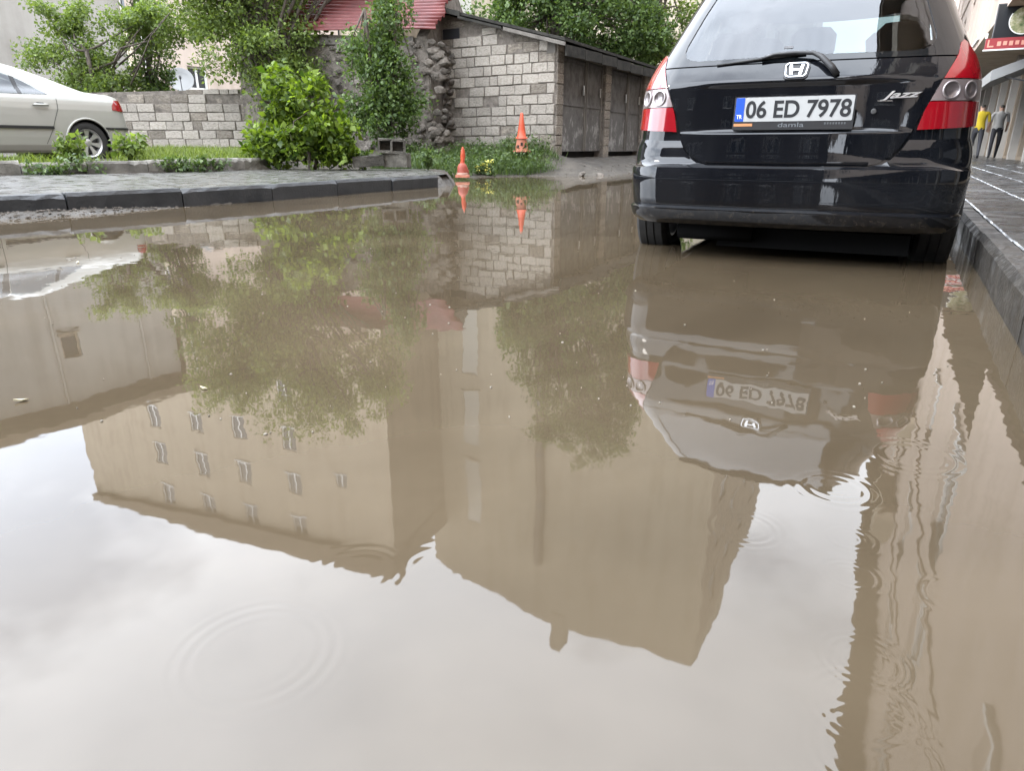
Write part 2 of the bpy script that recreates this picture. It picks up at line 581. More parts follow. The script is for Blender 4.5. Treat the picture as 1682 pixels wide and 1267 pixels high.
# ---- kerbs: stones laid end to end along a polyline
def resample(pts, step):
    P = [Vector((a, b, 0)) for a, b in pts]
    acc = [0]
    for i in range(1, len(P)): acc.append(acc[-1] + (P[i] - P[i-1]).length)
    out, s = [], 0.0
    while s <= acc[-1]:
        k = max(i for i in range(len(acc)) if acc[i] <= s + 1e-9)
        k = min(k, len(P) - 2)
        out.append(P[k].lerp(P[k+1], (s - acc[k]) / (acc[k+1] - acc[k])))
        s += step
    return out
def kerb(name, pts, step, width, zbot, ztop, mat, side=1, jit=0.008):
    root = empty(name, (0, 0, 0))
    tag(root, kind='structure')
    q = resample(pts, step)
    for i in range(len(q) - 1):
        a, b_ = q[i], q[i+1]
        d = (b_ - a); ln = d.length; d.normalize()
        nrm = Vector((-d.y, d.x, 0)) * side
        a2 = a + d * 0.006
        z1 = ztop(i, (a + b_) / 2) + random.uniform(-jit, jit)
        off = random.uniform(-jit, jit)
        bm = bmesh.new()
        l2 = ln - 0.012
        ns_ = 9
        rings = []
        for q_ in range(ns_ + 1):
            chip = jit * (random.uniform(0.5, 2.4) if random.random() < 0.08 or (q_ in (0, ns_) and random.random() < .5) else random.uniform(0, 0.25))
            pr = [(0.012, zbot), (random.uniform(-.002, .003), z1 - 0.03 - chip), (0.018 + chip, z1 - chip * 0.4), (width - 0.012, z1 + random.uniform(-.003, .003)), (width, z1 - 0.015), (width, zbot)]
            rings.append([bm.verts.new(a2 + d * (l2 * q_ / ns_) + nrm * (u_ + off) + Vector((0, 0, w_))) for u_, w_ in pr])
        n = len(pr)
        for va, vb in zip(rings[:-1], rings[1:]):
            for k in range(n): bm.faces.new((va[k], vb[k], vb[(k+1) % n], va[(k+1) % n]))
        bm.faces.new(rings[0][::-1]); bm.faces.new(rings[-1])
        bmesh.ops.recalc_face_normals(bm, faces=bm.faces)
        me = bpy.data.meshes.new('kerbstone')
        bm.to_mesh(me); bm.free()
        link('kerbstone', me, mat, root)
    return root
kerb('kerb', KL, 0.98, 0.13, -0.25, lambda i, p: 0.167, M['kerbdark'])
kerb('kerb', K2, 0.74, 0.14, 0.05, lambda i, p: 0.365, M['kerbgrey'], jit=0.016)
q0, q1 = W(0.385, -8), W(0.385, 44)
kerb('kerb', [(q0.x, q0.y), (q1.x, q1.y)], 0.8, 0.105, -0.25, lambda i, p: 0.158, M['kerbright'], side=-1, jit=0.003)

# ---- right-hand pavement with slabs
side_root = empty('sidewalk')
tag(side_root, kind='structure')
mb = MB()
cc = [W(0.492, -25), W(9, -25), W(9, 70), W(0.492, 70)]
mb.add([(p.x, p.y, 0.128) for p in cc], [(0, 1, 2, 3)])
mb.build('bedding', M['slab'], side_root)
slab_me = []
for k in range(4):
    m2 = MB()
    m2.box((-0.194, -0.194, -0.03), (0.194, 0.194, 0.0))
    bm = bmesh.new()
    me = m2.mesh('slab')
    bm.from_mesh(me)
    bmesh.ops.bevel(bm, geom=[e for e in bm.edges if all(v.co.z > -0.001 for v in e.verts)], offset=0.006, segments=1, affect='EDGES')
    bm.to_mesh(me); bm.free()
    me.materials.append(M['slab'])
    slab_me.append(me)
cnt = 0
for i in range(44):
    for j in range(7):
        al_, pe_ = 2.0 + i * 0.40, 0.69 + j * 0.40
        p = W(pe_, al_, 0.154 + random.uniform(-0.003, 0.003))
        link('slab', random.choice(slab_me), None, side_root, p, (random.uniform(-.006, .006), random.uniform(-.006, .006), STREET_ROT))
        cnt += 1
mb = MB()
for (a0, a1, p0, p1) in ((19.6, 69, 0.495, 9), (-25, 1.8, 0.495, 9), (1.8, 19.6, 3.3, 9)):
    cc = [W(p0, a0), W(p1, a0), W(p1, a1), W(p0, a1)]
    mb.add([(p.x, p.y, 0.152) for p in cc], [(0, 1, 2, 3)])
mb.build('paving', M['slab'], side_root)

# ================================================================== BUILDINGS
Z = Vector((0, 0, 1))
def frame_matrix(O, S, N):
    """local x = along wall, y = inward (-N), z = up"""
    S = Vector(S).normalized(); N = Vector(N).normalized()
    m = Matrix.Identity(4)
    for i in range(3):
        m[i][0] = S[i]; m[i][1] = -N[i]; m[i][2] = Z[i]; m[i][3] = O[i]
    return m
def streaked(name, base, dark, streak=0.5, scale=0.6, rough=0.9):
    """plaster with vertical run-off stains"""
    m, t, b = new_mat(name)
    c = nd(t, 'ShaderNodeTexCoord')
    m1 = nd(t, 'ShaderNodeMapping'); m1.inputs['Scale'].default_value = (2.4, 2.4, 0.16)
    m2 = nd(t, 'ShaderNodeMapping'); m2.inputs['Scale'].default_value = (0.5, 0.5, 0.5)
    t.links.new(c.outputs['Object'], m1.inputs['Vector'])
    t.links.new(c.outputs['Object'], m2.inputs['Vector'])
    a = nd(t, 'ShaderNodeTexNoise'); a.inputs['Scale'].default_value = scale * 2; a.inputs['Detail'].default_value = 6
    d = nd(t, 'ShaderNodeTexNoise'); d.inputs['Scale'].default_value = scale * 3; d.inputs['Detail'].default_value = 9; d.inputs['Roughness'].default_value = 0.65
    t.links.new(m1.outputs['Vector'], a.inputs['Vector'])
    t.links.new(m2.outputs['Vector'], d.inputs['Vector'])
    s = nd(t, 'ShaderNodeMath', operation='MULTIPLY_ADD'); s.inputs[1].default_value = streak; s.inputs[2].default_value = (1 - streak) * 0.0
    t.links.new(a.outputs['Fac'], s.inputs[0])
    s2 = nd(t, 'ShaderNodeMath', operation='MULTIPLY_ADD'); s2.inputs[1].default_value = 1 - streak
    t.links.new(d.outputs['Fac'], s2.inputs[0]); t.links.new(s.outputs['Value'], s2.inputs[2])
    r = ramp(t, [(0.34, dark), (0.52, base), (0.7, tuple(min(0.9, x * 1.07) for x in base))])
    t.links.new(s2.outputs['Value'], r.inputs['Fac'])
    t.links.new(r.outputs['Color'], b.inputs['Base Color'])
    b.inputs['Roughness'].default_value = rough
    b.inputs['Specular IOR Level'].default_value = 0.25
    bp = nd(t, 'ShaderNodeBump'); bp.inputs['Strength'].default_value = 0.3; bp.inputs['Distance'].default_value = 0.01
    nb = nd(t, 'ShaderNodeTexNoise'); nb.inputs['Scale'].default_value = 25; nb.inputs['Detail'].default_value = 4
    t.links.new(c.outputs['Object'], nb.inputs['Vector'])
    t.links.new(nb.outputs['Fac'], bp.inputs['Height'])
    t.links.new(bp.outputs['Normal'], b.inputs['Normal'])
    return m
M['cream'] = streaked('cream_plaster', (0.43, 0.365, 0.28), (0.35, 0.29, 0.22))
M['tan'] = streaked('tan_plaster', (0.34, 0.295, 0.225), (0.27, 0.23, 0.17))
M['grey'] = streaked('grey_render', (0.34, 0.32, 0.29), (0.27, 0.25, 0.225), 0.5)
M['rosy'] = streaked('rosy_plaster', (0.53, 0.44, 0.375), (0.42, 0.345, 0.28))
M['brownroof'] = noisy('brown_eave', [(0.3, (0.10, 0.075, 0.05)), (0.7, (0.17, 0.13, 0.09))], 2, 6, 0.8, 0.2)
M['brownwall'] = streaked('brown_and_shaded_render', (0.27, 0.22, 0.165), (0.2, 0.16, 0.12))
M['gableshade'] = streaked('shaded_gable_plaster', (0.19, 0.155, 0.115), (0.14, 0.115, 0.085))  # cream block's right end: the shade on it put into a darker colour
M['white'] = simple('white_frame', (0.72, 0.72, 0.70), 0.45)
M['glass'] = simple('dark_window_glass', (0.03, 0.035, 0.04), 0.06, spec=0.6)
M['darkmetal'] = noisy('dark_metal', [(0.3, (0.05, 0.05, 0.052)), (0.7, (0.10, 0.10, 0.105))], 4, 5, 0.45, 0.1)
M['pipe'] = noisy('old_downpipe', [(0.3, (0.09, 0.07, 0.05)), (0.7, (0.16, 0.13, 0.10))], 4, 5, 0.6, 0.1)

def facade(parent, O, S, N, width, z0, z1, rects, mat, name='wall', recess=0.16, win=True, frame=None, thick=0.25, mull=True, glass=None):
    """wall face with real openings; each opening gets a window part with a pane"""
    Mx = frame_matrix(O, S, N)
    ss = sorted(set([0.0, width] + [r_[0] for r_ in rects] + [r_[1] for r_ in rects]))
    zs = sorted(set([z0, z1] + [r_[2] for r_ in rects] + [r_[3] for r_ in rects]))
    mb = MB()
    def inside(s, z):
        return any(r_[0] - 1e-6 < s < r_[1] + 1e-6 and r_[2] - 1e-6 < z < r_[3] + 1e-6 for r_ in rects)
    for i in range(len(ss) - 1):
        for j in range(len(zs) - 1):
            if inside((ss[i] + ss[i+1]) / 2, (zs[j] + zs[j+1]) / 2): continue
            mb.add([Mx @ Vector(p) for p in ((ss[i], 0, zs[j]), (ss[i+1], 0, zs[j]), (ss[i+1], 0, zs[j+1]), (ss[i], 0, zs[j+1]))], [(0, 1, 2, 3)])
    for (a, b_, c, d) in rects:
        for q in (((a,0,c),(a,recess,c),(a,recess,d),(a,0,d)), ((b_,0,c),(b_,0,d),(b_,recess,d),(b_,recess,c)),
                  ((a,0,c),(b_,0,c),(b_,recess,c),(a,recess,c)), ((a,0,d),(a,recess,d),(b_,recess,d),(b_,0,d))):
            mb.add([Mx @ Vector(p) for p in q], [(0, 1, 2, 3)])
    w = mb.build(name, mat, parent)
    if win:
        for (a, b_, c, d) in rects:
            f = MB(); t = 0.07
            y0, y1 = recess - 0.07, recess
            f.box((a, y0, c), (a + t, y1, d), Mx); f.box((b_ - t, y0, c), (b_, y1, d), Mx)
            f.box((a + t, y0, c), (b_ - t, y1, c + t), Mx); f.box((a + t, y0, d - t), (b_ - t, y1, d), Mx)
            if mull and b_ - a > 0.7:
                f.box(((a + b_) / 2 - 0.04, y0 + .004, c + t), ((a + b_) / 2 + 0.04, y1, d - t), Mx)
            f.box((a - 0.06, -0.06, c - 0.07), (b_ + 0.06, 0.02, c - 0.005), Mx)
            wo = f.build('window', frame or M['white'], parent)
            g = MB()
            g.add([Mx @ Vector(p) for p in ((a + .02, recess - .03, c + .02), (b_ - .02, recess - .03, c + .02), (b_ - .02, recess - .03, d - .02), (a + .02, recess - .03, d - .02))], [(0, 1, 2, 3)])
            g.build('pane', glass or M['glass'], wo)
    return w
def prism(parent, name, O, S, N, poly, depth, mat, y0=0.0):
    """polygon in (s,z) pushed inwards by depth"""
    Mx = frame_matrix(O, S, N)
    n = len(poly)
    mb = MB()
    mb.add([Mx @ Vector((s, y0, z)) for s, z in poly] + [Mx @ Vector((s, y0 + depth, z)) for s, z in poly],
           [tuple(range(n)), tuple(range(2*n-1, n-1, -1))] + [(i, n+i, n+(i+1) % n, (i+1) % n) for i in range(n)])
    bm = bmesh.new(); me = mb.mesh(name); bm.from_mesh(me)
    bmesh.ops.recalc_face_normals(bm, faces=bm.faces); bm.to_mesh(me); bm.free()
    return link(name, me, mat, parent)

# ---- cream apartment block far left, mirrored with its window grid
SL = Vector((0.928, -0.371, 0)); NL = Vector((-0.371, -0.928, 0))
OL = Vector((-29.4, 42.6, 0.0))
apt = empty('apartment_building')
tag(apt, 'cream apartment block with rows of small white-framed windows behind the trees', 'building')
wl = 24.4
rects = []
for ci, s in enumerate((7.1, 10.6, 14.0, 17.7)):
    for rz in (6.9, 9.8, 12.7, 15.6, 18.5, 21.4):
        j = random.uniform(-0.1, 0.1)
        rects.append((s - 0.5, s + 0.5, rz - 0.72 + j * 0, rz + 0.72))
for rz in (12.7, 17.6):
    rects.append((21.1 - 0.4, 21.1 + 0.4, rz - 0.45, rz + 0.45))
facade(apt, OL, SL, NL, wl, 0, 23.0, rects, M['cream'])
OLr = OL + SL * wl
facade(apt, OLr, Vector((0.371, 0.928, 0)), SL, 11, 0, 23.0, [], M['gableshade'], 'side_wall')
facade(apt, OL - NL * 11, NL, -SL, 11, 0, 23.0, [], M['cream'], 'side_wall')
prism(apt, 'roof', OL - SL * 0.5 + NL * 0.45, SL, NL, [(0.45, 22.35), (wl + .6, 21.75), (wl + .6, 23.2), (wl * .5, 23.35), (0.45, 22.95)], 12.4, M['brownroof'])

# ---- tan apartment block in the middle
SC = Vector((-0.877, 0.48, 0)); NC = Vector((-0.48, -0.877, 0))
OC = Vector((10.4, 31.2, 0.0))
apc = empty('apartment_building')
tag(apc, 'tall tan apartment block with blank gable wall behind the shed', 'building')
WC = 17.8
rc = [(14.1, 15.3, 5.0, 12.4), (14.1, 15.3, 13.2, 17.0), (14.1, 15.3, 17.9, 22.6)]
facade(apc, OC, SC, NC, WC, 0, 26.0, rc, M['tan'], glass=simple('pale_stair_glazing', (0.40, 0.385, 0.34), 0.5), mull=False, frame=M['tan'], recess=0.08)
prism(apc, 'gable', OC, SC, NC, [(0, 26.0), (WC, 26.0), (WC, 26.3), (9.8, 28.3), (0.0, 27.6)], 8, M['tan'])
prism(apc, 'chimney', OC + SC * 8.2 + NC * 0.05, SC, NC, [(0, 27.3), (0.8, 27.3), (0.8, 30.0), (0.62, 30.3), (0.15, 30.3), (0, 30.0)], 0.8, M['tan'])
facade(apc, OC + US * 20, -US, NS, 20, 0, 27.4, [(s, s + 1.4, z_, z_ + 1.5) for s in (3, 7.5, 12, 16) for z_ in (4, 7.2, 10.4, 13.6, 16.8, 20, 23.2)], M['brownwall'], 'side_wall')  # unlit side of the tan block, its shade put into the browner colour
mb = MB()
dp = OC + SC * 9.9 + NC * 0.16
mb.tube([dp + Z * 2, dp + Z * 24.0], 0.26, 8)
mb.build('downpipe', M['pipe'], apc)
for z_ in (9.5, 13.0, 16.4, 19.6):
    mb = MB(); mb.tube([dp + Z * z_, dp + Z * (z_ + 0.25)], 0.30, 8); mb.build('pipe_clamp', M['darkmetal'], apc)

# ---- grey house wall close behind the trees on the left
SG = Vector((0.56, 0.83, 0)).normalized(); NG = Vector((SG.y, -SG.x, 0))
OG = Vector((-20.2, 15.9, 0.0))
hs = empty('house')
tag(hs, 'weathered grey rendered house with small windows behind the left trees', 'house')
rg = [(4.6, 5.1, 4.6, 5.4), (6.0, 6.5, 4.7, 5.5), (8.1, 8.7, 5.6, 6.5), (13.9, 14.55, 2.75, 3.55)]
facade(hs, OG, SG, NG, 12.2, 0.2, 8.0, rg[2:3], M['grey'], frame=M['brownwall'])
facade(hs, OG + SG * 12.2 + NG * 0.35, SG, NG, 12.0, 0.2, 8.4, [(1.95, 2.75, 2.55, 3.35), (6.5, 7.4, 4.5, 5.8), (9.5, 10.4, 4.5, 5.8)], M['rosy'], 'wall')
prism(hs, 'roof', OG - SG * 1 + NG * 0.6, SG, NG, [(0, 8.42), (26, 8.42), (26, 8.75), (0, 8.75)], 9, M['brownroof'])
for s in (1.6, 4.6, 7.9, 10.9):
    mb = MB(); p = OG + SG * s + NG * 0.05
    mb.tube([p + Z * 0.3, p + Z * 8.0], 0.05, 6); mb.build('downpipe', M['grey'], hs)
mb = MB(); p = OG + SG * 12.6 + NG * 0.42
mb.tube([p + Z * 0.3, p + Z * 8.0], 0.06, 6); mb.build('downpipe', M['white'], hs)
# satellite dish on it
dsh = empty('satellite_dish')
tag(dsh, 'pale round satellite dish on a bracket below the house window', 'satellite dish')
DP = OG + SG * 13.4 + NG * 1.05 + Z * 2.75
mb = MB()
dirv = Vector((0.35, -0.85, 0.4)).normalized()
rot = dirv.to_track_quat('Z', 'Y').to_matrix().to_4x4()
Mx = Matrix.Translation(DP) @ rot
mb.lathe([(0.001, 0.0), (0.15, 0.012), (0.3, 0.05), (0.42, 0.11), (0.435, 0.11), (0.31, 0.035), (0.15, -0.005), (0.001, -0.015)], 28, Mx)
mb.build('reflector', simple('dish_grey', (0.22, 0.22, 0.215), 0.5), dsh, smooth=True)
mb = MB(); mb.tube([Mx @ Vector((0, -0.4, 0.1)), Mx @ Vector((0, -0.1, 0.42))], 0.014, 6); mb.tube([Mx @ Vector((0, -0.12, 0.38)), Mx @ Vector((0, -0.06, 0.46))], 0.04, 8)
mb.build('feed_arm', M['darkmetal'], dsh)
mb = MB(); mb.tube([DP - dirv * 0.02, DP - dirv * 0.2 - Z * 0.15, DP - NG * 0.62 - Z * 0.22], 0.025, 6); mb.build('bracket', M['darkmetal'], dsh)

# ---- right-hand street building: recessed ground floor, overhanging storeys, deep eave
rb = empty('street_building')
tag(rb, 'long rosy street building with overhanging upper floors along the right sidewalk', 'building')
RB0, RB1 = -26.0, 62.0
OR = W(1.5, RB1, 0)
def rbs(along): return RB1 - along       # s runs towards the camera
rects = []
bal = []
k = 0
al_ = -22.0
while al_ < 58:
    for fi, fz in enumerate((4.3, 7.3, 10.3)):
        w_ = 1.5 if k % 3 else 2.0
        rects.append((rbs(al_) - w_ / 2, rbs(al_) + w_ / 2, fz + (0.0 if k % 3 else -0.6), fz + 1.55))
    al_ += 6.4 if k % 2 else 4.9
    k += 1
facade(rb, OR, -US, -NS, RB1 - RB0, 3.45, 13.2, rects, M['rosy'], 'upper_wall')
# soffit of the overhang and ground floor
mb = MB()
cc = [W(1.5, RB0, 3.45), W(3.1, RB0, 3.45), W(3.1, RB1, 3.45), W(1.5, RB1, 3.45)]
mb.add(cc, [(0, 1, 2, 3)]); mb.build('soffit', M['cream'], rb)
mb = MB()
for (pp, z0, z1) in ((1.46, 6.5, 6.62), (1.46, 9.5, 9.62)):
    Mx = frame_matrix(W(pp, RB1, 0), -US, -NS)
    mb.box((0, 0, z0), (RB1 - RB0, 0.055, z1), Mx)
mb.build('string_course', M['rosy'], rb)
shop = []
for i in range(26):
    a = -24 + i * 3.3
    shop.append((rbs(a) - 1.25, rbs(a) + 1.25, 0.25, 2.85))
facade(rb, W(3.1, RB1, 0), -US, -NS, RB1 - RB0, 0.1, 3.45, shop, M['brownwall'], 'shop_wall', win=False, recess=0.25)
mb = MB(); Mx = frame_matrix(W(1.43, 10.5, 0), -US, -NS)
mb.box((0, 0, 2.25), (34, 0.068, 3.75), Mx); mb.build('fascia', M['rosy'], rb)
M['shutter'] = noisy('grey_shutter', [(0.3, (0.09, 0.092, 0.095)), (0.7, (0.20, 0.20, 0.20))], 3, 6, 0.5, 0.1, rand=0.4)
M['shopdark'] = simple('dark_shop_glass', (0.02, 0.022, 0.025), 0.08)
for i, (a, b_, c, d) in enumerate(shop):
    Mx = frame_matrix(W(3.1, RB1, 0), -US, -NS)
    if i % 3 == 1 or RB1 - (a + b_) / 2 < 10:
        g = MB(); g.add([Mx @ Vector(p) for p in ((a, 0.2, c), (b_, 0.2, c), (b_, 0.2, d), (a, 0.2, d))], [(0, 1, 2, 3)])
        g.build('shop_pane', M['shopdark'], rb)
    else:
        g = MB()
        n = 20
        for j in range(n):
            z0 = c + (d - c) * j / n; z1 = c + (d - c) * (j + 1) / n
            g.add([Mx @ Vector(p) for p in ((a, 0.16, z0), (b_, 0.16, z0), (b_, 0.21, z1), (a, 0.21, z1), (a, 0.16, z1), (b_, 0.16, z1))], [(0, 1, 2, 3), (3, 2, 5, 4)])
        g.build('roller_shutter', M['shutter'], rb)
for i in range(27):
    a = -25.6 + i * 3.3
    mb = MB(); Mx = frame_matrix(W(2.95, a + 0.2, 0), -US, -NS)
    mb.box((0, -0.05, 0.1), (0.38, 0.25, 3.45), Mx); mb.build('pillar', M['grey'], rb)
M['eave'] = noisy('timber_eave', [(0.3, (0.12, 0.09, 0.06)), (0.7, (0.20, 0.155, 0.11))], 2, 6, 0.8, 0.2)
mb = MB(); Mx = frame_matrix(W(0.95, RB1, 0), -US, -NS)
mb.box((0, 0, 13.2), (RB1 - RB0, 8, 13.5), Mx); mb.build('eave', M['eave'], rb)
prism(rb, 'roof', W(0.9, RB1, 0), -US, -NS, [(0, 13.5), (RB1 - RB0, 13.5), (RB1 - RB0, 13.62), (0, 13.62)], 8, M['brownroof'])
# balconies on some bays, each with its own railing
al_ = -20.0
k = 0
M['red'] = noisy('faded_red_paint', [(0.3, (0.30, 0.05, 0.05)), (0.7, (0.42, 0.08, 0.07))], 2, 5, 0.6, 0.1)
while al_ < 58:
    for fz in (6.56, 9.56):
        if (k + int(fz)) % 3 == 0: continue
        Mx = frame_matrix(W(1.5, al_ + 1.6, 0), -US, -NS)
        b_ = MB(); b_.box((0, -0.5, fz), (3.2, -0.002, fz + 0.14), Mx)
        bo = b_.build('balcony', M['white'] if k % 2 else M['cream'], rb)
        r_ = MB()
        r_.box((0, -0.5, fz + 0.142), (3.2, -0.44, fz + 0.95), Mx)
        r_.box((0, -0.436, fz + 0.142), (0.05, -0.002, fz + 0.95), Mx); r_.box((3.15, -0.436, fz + 0.142), (3.2, -0.002, fz + 0.95), Mx)
        r_.build('balcony_parapet', M['rosy'] if k % 2 else M['tan'], bo)
    al_ += 10.5
    k += 1

# ---- houses down the street behind the viewpoint (they show in the car's paint and glass)
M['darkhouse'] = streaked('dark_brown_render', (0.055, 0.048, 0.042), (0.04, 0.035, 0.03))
for (nm, p0, wd, hh, rf_, lab) in (('near', -17.5, 9.8, 10.2, ((0, 0), (10.6, 0), (8.0, 2.2), (2.2, 2.2)), 'dark brown hipped house down the street mirrored in the tailgate'),
                                   ('far', -7.7, 9.1, 9.6, ((0, 0), (9.5, 0), (4.1, 2.6)), 'dark gabled house closing the street mirrored in the tailgate')):
    bh = empty('house'); tag(bh, lab, 'house')
    OB = W(p0, -22, 0)
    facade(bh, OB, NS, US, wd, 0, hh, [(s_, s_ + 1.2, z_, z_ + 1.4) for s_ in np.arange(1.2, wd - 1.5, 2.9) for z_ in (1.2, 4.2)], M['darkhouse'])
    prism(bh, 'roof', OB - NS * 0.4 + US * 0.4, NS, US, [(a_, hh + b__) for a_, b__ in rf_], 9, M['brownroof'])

# ================================================================== BLOCK WALLS, SHED
M['block'] = noisy('pale_pumice_block', [(0.28, (0.14, 0.125, 0.105)), (0.45, (0.27, 0.243, 0.208)), (0.7, (0.36, 0.33, 0.29))], 7, 9, 0.95, 0.8, 45, rand=0.14, bdist=0.012)
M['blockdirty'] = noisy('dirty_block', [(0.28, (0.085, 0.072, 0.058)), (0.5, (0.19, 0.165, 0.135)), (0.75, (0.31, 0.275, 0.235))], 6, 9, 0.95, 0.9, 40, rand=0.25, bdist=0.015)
M['mortar'] = noisy('dark_mortar', [(0.3, (0.07, 0.06, 0.05)), (0.7, (0.20, 0.175, 0.15))], 9, 8, 0.95, 0.9, 40, bdist=0.02)
M['stone'] = noisy('rubble_stone', [(0.3, (0.07, 0.06, 0.05)), (0.7, (0.20, 0.175, 0.15))], 6, 8, 0.95, 0.9, 25, rand=0.35, bdist=0.02)
M['tar'] = noisy('tarred_roof_edge', [(0.3, (0.014, 0.014, 0.013)), (0.7, (0.045, 0.042, 0.036))], 5, 7, 0.95, 0.7, 25, spec=0.2)
M['oldwood'] = noisy('weathered_wood', [(0.3, (0.06, 0.053, 0.046)), (0.7, (0.16, 0.145, 0.125))], 5, 8, 0.8, 0.5, 30, stretch=(1, 1, 0.2))
def block_mesh(bevel, jit, seed):
    rs = random.Random(seed)
    bm = bmesh.new()
    bmesh.ops.create_cube(bm, size=1.0)
    for v in bm.verts:
        v.co += Vector((rs.uniform(-jit, jit) * .5, rs.uniform(-jit, jit), rs.uniform(-jit, jit)))
    bmesh.ops.bevel(bm, geom=list(bm.edges), offset=bevel, segments=1, affect='EDGES')
    me = bpy.data.meshes.new('block')
    bm.to_mesh(me); bm.free()
    return me
BLK = [block_mesh(0.04, 0.045, k) for k in range(9)]
for b_ in BLK: b_.materials.append(M['block'])
BLKD = [block_mesh(0.05, 0.06, 20 + k) for k in range(5)]
for b_ in BLKD: b_.materials.append(M['blockdirty'])
def block_wall(parent, O, S, N, width, z0, ztop, course, blen, depth=0.16, keep=None, dirty=None, left=None, seed=1, tilt=0.0):
    rs = random.Random(seed)
    rz = math.atan2(S.y, S.x)
    n = int((max(ztop(0), ztop(width), ztop(width / 2)) - z0) / course) + 1
    for j in range(n):
        zc = z0 + (j + 0.5) * course
        s = -blen * (0.5 if j % 2 else 0.0) + rs.uniform(-0.03, 0.03)
        while s < width:
            ln = blen * rs.choice((1, 1, 1, 1, 1, 0.55, 0.97))
            a, b_ = max(s, 0.0), min(s + ln, width)
            s += ln
            if left is not None: a = max(a, left(zc) + rs.uniform(-0.08, 0.08))
            if b_ - a < 0.09: continue
            mid = (a + b_) / 2
            top = ztop(mid)
            h = course
            if zc + course / 2 > top:
                h = top - (zc - course / 2)
                if h < course * 0.35: continue
            if keep and not keep(mid, zc, rs): continue
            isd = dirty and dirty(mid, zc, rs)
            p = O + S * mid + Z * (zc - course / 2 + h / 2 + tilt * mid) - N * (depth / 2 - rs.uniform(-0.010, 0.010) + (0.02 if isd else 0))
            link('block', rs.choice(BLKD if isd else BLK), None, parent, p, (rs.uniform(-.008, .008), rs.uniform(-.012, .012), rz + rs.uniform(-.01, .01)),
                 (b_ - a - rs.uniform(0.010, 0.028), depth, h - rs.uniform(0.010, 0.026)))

# ---- garden wall of pale blocks
gw = empty('garden_wall')
tag(gw, 'low garden wall of pale concrete blocks behind the silver sedan', 'wall')
GW0 = Vector((-10.6, 17.0, 0.30)); GWS = Vector((1, 0.02, 0)).normalized(); GWN = Vector((GWS.y, -GWS.x, 0))
prism(gw, 'core', GW0, GWS, GWN, [(0, 0), (5.0, 0), (5.0, 1.36), (4.3, 1.50), (0, 1.40)], 0.14, M['mortar'], y0=0.026)
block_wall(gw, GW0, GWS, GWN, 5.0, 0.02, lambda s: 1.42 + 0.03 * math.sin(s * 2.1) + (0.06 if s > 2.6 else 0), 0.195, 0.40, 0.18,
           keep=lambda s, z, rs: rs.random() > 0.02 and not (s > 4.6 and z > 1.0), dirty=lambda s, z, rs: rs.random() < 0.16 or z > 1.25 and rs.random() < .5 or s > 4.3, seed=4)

# ---- shed
SC0 = W(SH_P, SH_A, 0.0)                    # street corner of the shed
GS = -NS.copy()                             # gable runs left and away
shed = empty('shed')
tag(shed, 'tumbledown block shed with sloping roof and battered grey doors', 'shed')
GWID = 2.95
ZB = 0.18
def roofz(s): return 2.56 + 0.262 * s
gable = prism(shed, 'gable_wall', SC0, GS, -US, [(0, ZB), (GWID, ZB), (GWID, roofz(GWID) - .35), (GWID, roofz(GWID) - 0.03), (0, roofz(0) - 0.03)], 0.25, M['mortar'], y0=0.024)
def gkeep(s, z, rs):
    if 2.28 < s < 2.72 and 2.72 < z < 2.95: return False       # little opening under the roof
    if z < 0.5 and rs.random() < 0.3: return False
    return rs.random() > 0.02
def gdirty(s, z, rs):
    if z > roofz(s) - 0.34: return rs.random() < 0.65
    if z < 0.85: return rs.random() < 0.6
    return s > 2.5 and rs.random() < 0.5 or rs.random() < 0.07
def gleft(z):   # ragged far end
    return 0.0
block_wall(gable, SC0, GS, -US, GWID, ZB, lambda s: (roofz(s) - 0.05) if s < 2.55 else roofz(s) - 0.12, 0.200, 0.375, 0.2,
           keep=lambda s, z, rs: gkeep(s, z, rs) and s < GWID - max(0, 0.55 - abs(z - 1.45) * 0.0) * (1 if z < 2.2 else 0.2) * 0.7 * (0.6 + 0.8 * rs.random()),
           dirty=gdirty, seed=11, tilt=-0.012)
# opening closed by a near-black sheet whose colour stands for its shade
prism(gable, 'opening', SC0 + GS * 2.3, GS, -US, [(0, 2.74), (0.42, 2.74), (0.42, 2.94), (0, 2.94)], 0.02, simple('opening_shade', (0.008, 0.008, 0.01), 0.9), y0=0.012)
# loose stones of the ruined corner
STN = []
for k in range(6):
    rs = random.Random(40 + k)
    bm = bmesh.new()
    bmesh.ops.create_icosphere(bm, subdivisions=1, radius=0.5)
    for v in bm.verts: v.co *= rs.uniform(0.72, 1.12)
    me = bpy.data.meshes.new('stone'); bm.to_mesh(me); bm.free()
    me.materials.append(M['stone'])
    STN.append(me)
rub = empty('ruined_wall')
tag(rub, 'ruined dark stone wall stump at the left end of the shed', 'wall')
rs = random.Random(5)
prism(rub, 'core', SC0 + GS * (GWID - 0.42) + US * 0.02, GS, -US, [(0, ZB), (1.0, ZB), (0.85, 1.0), (0.62, 2.0), (0.55, 2.7), (0.1, 2.7)], 0.3, M['mortar'], y0=0.0)
for k in range(150):
    z_ = 0.2 + 2.5 * (k / 150.0)
    wdt = 1.25 - 0.22 * (z_ - 0.2)
    s = GWID - 0.46 + rs.uniform(0, 1) * wdt
    sz = rs.uniform(0.10, 0.26)
    p = SC0 + GS * s - US * rs.uniform(-0.05, 0.06) + Z * z_
    link('stone', rs.choice(STN), None, rub, p, (rs.uniform(0, 6), rs.uniform(0, 6), rs.uniform(0, 6)), (sz * 1.3, sz * 0.9, sz * 0.7))
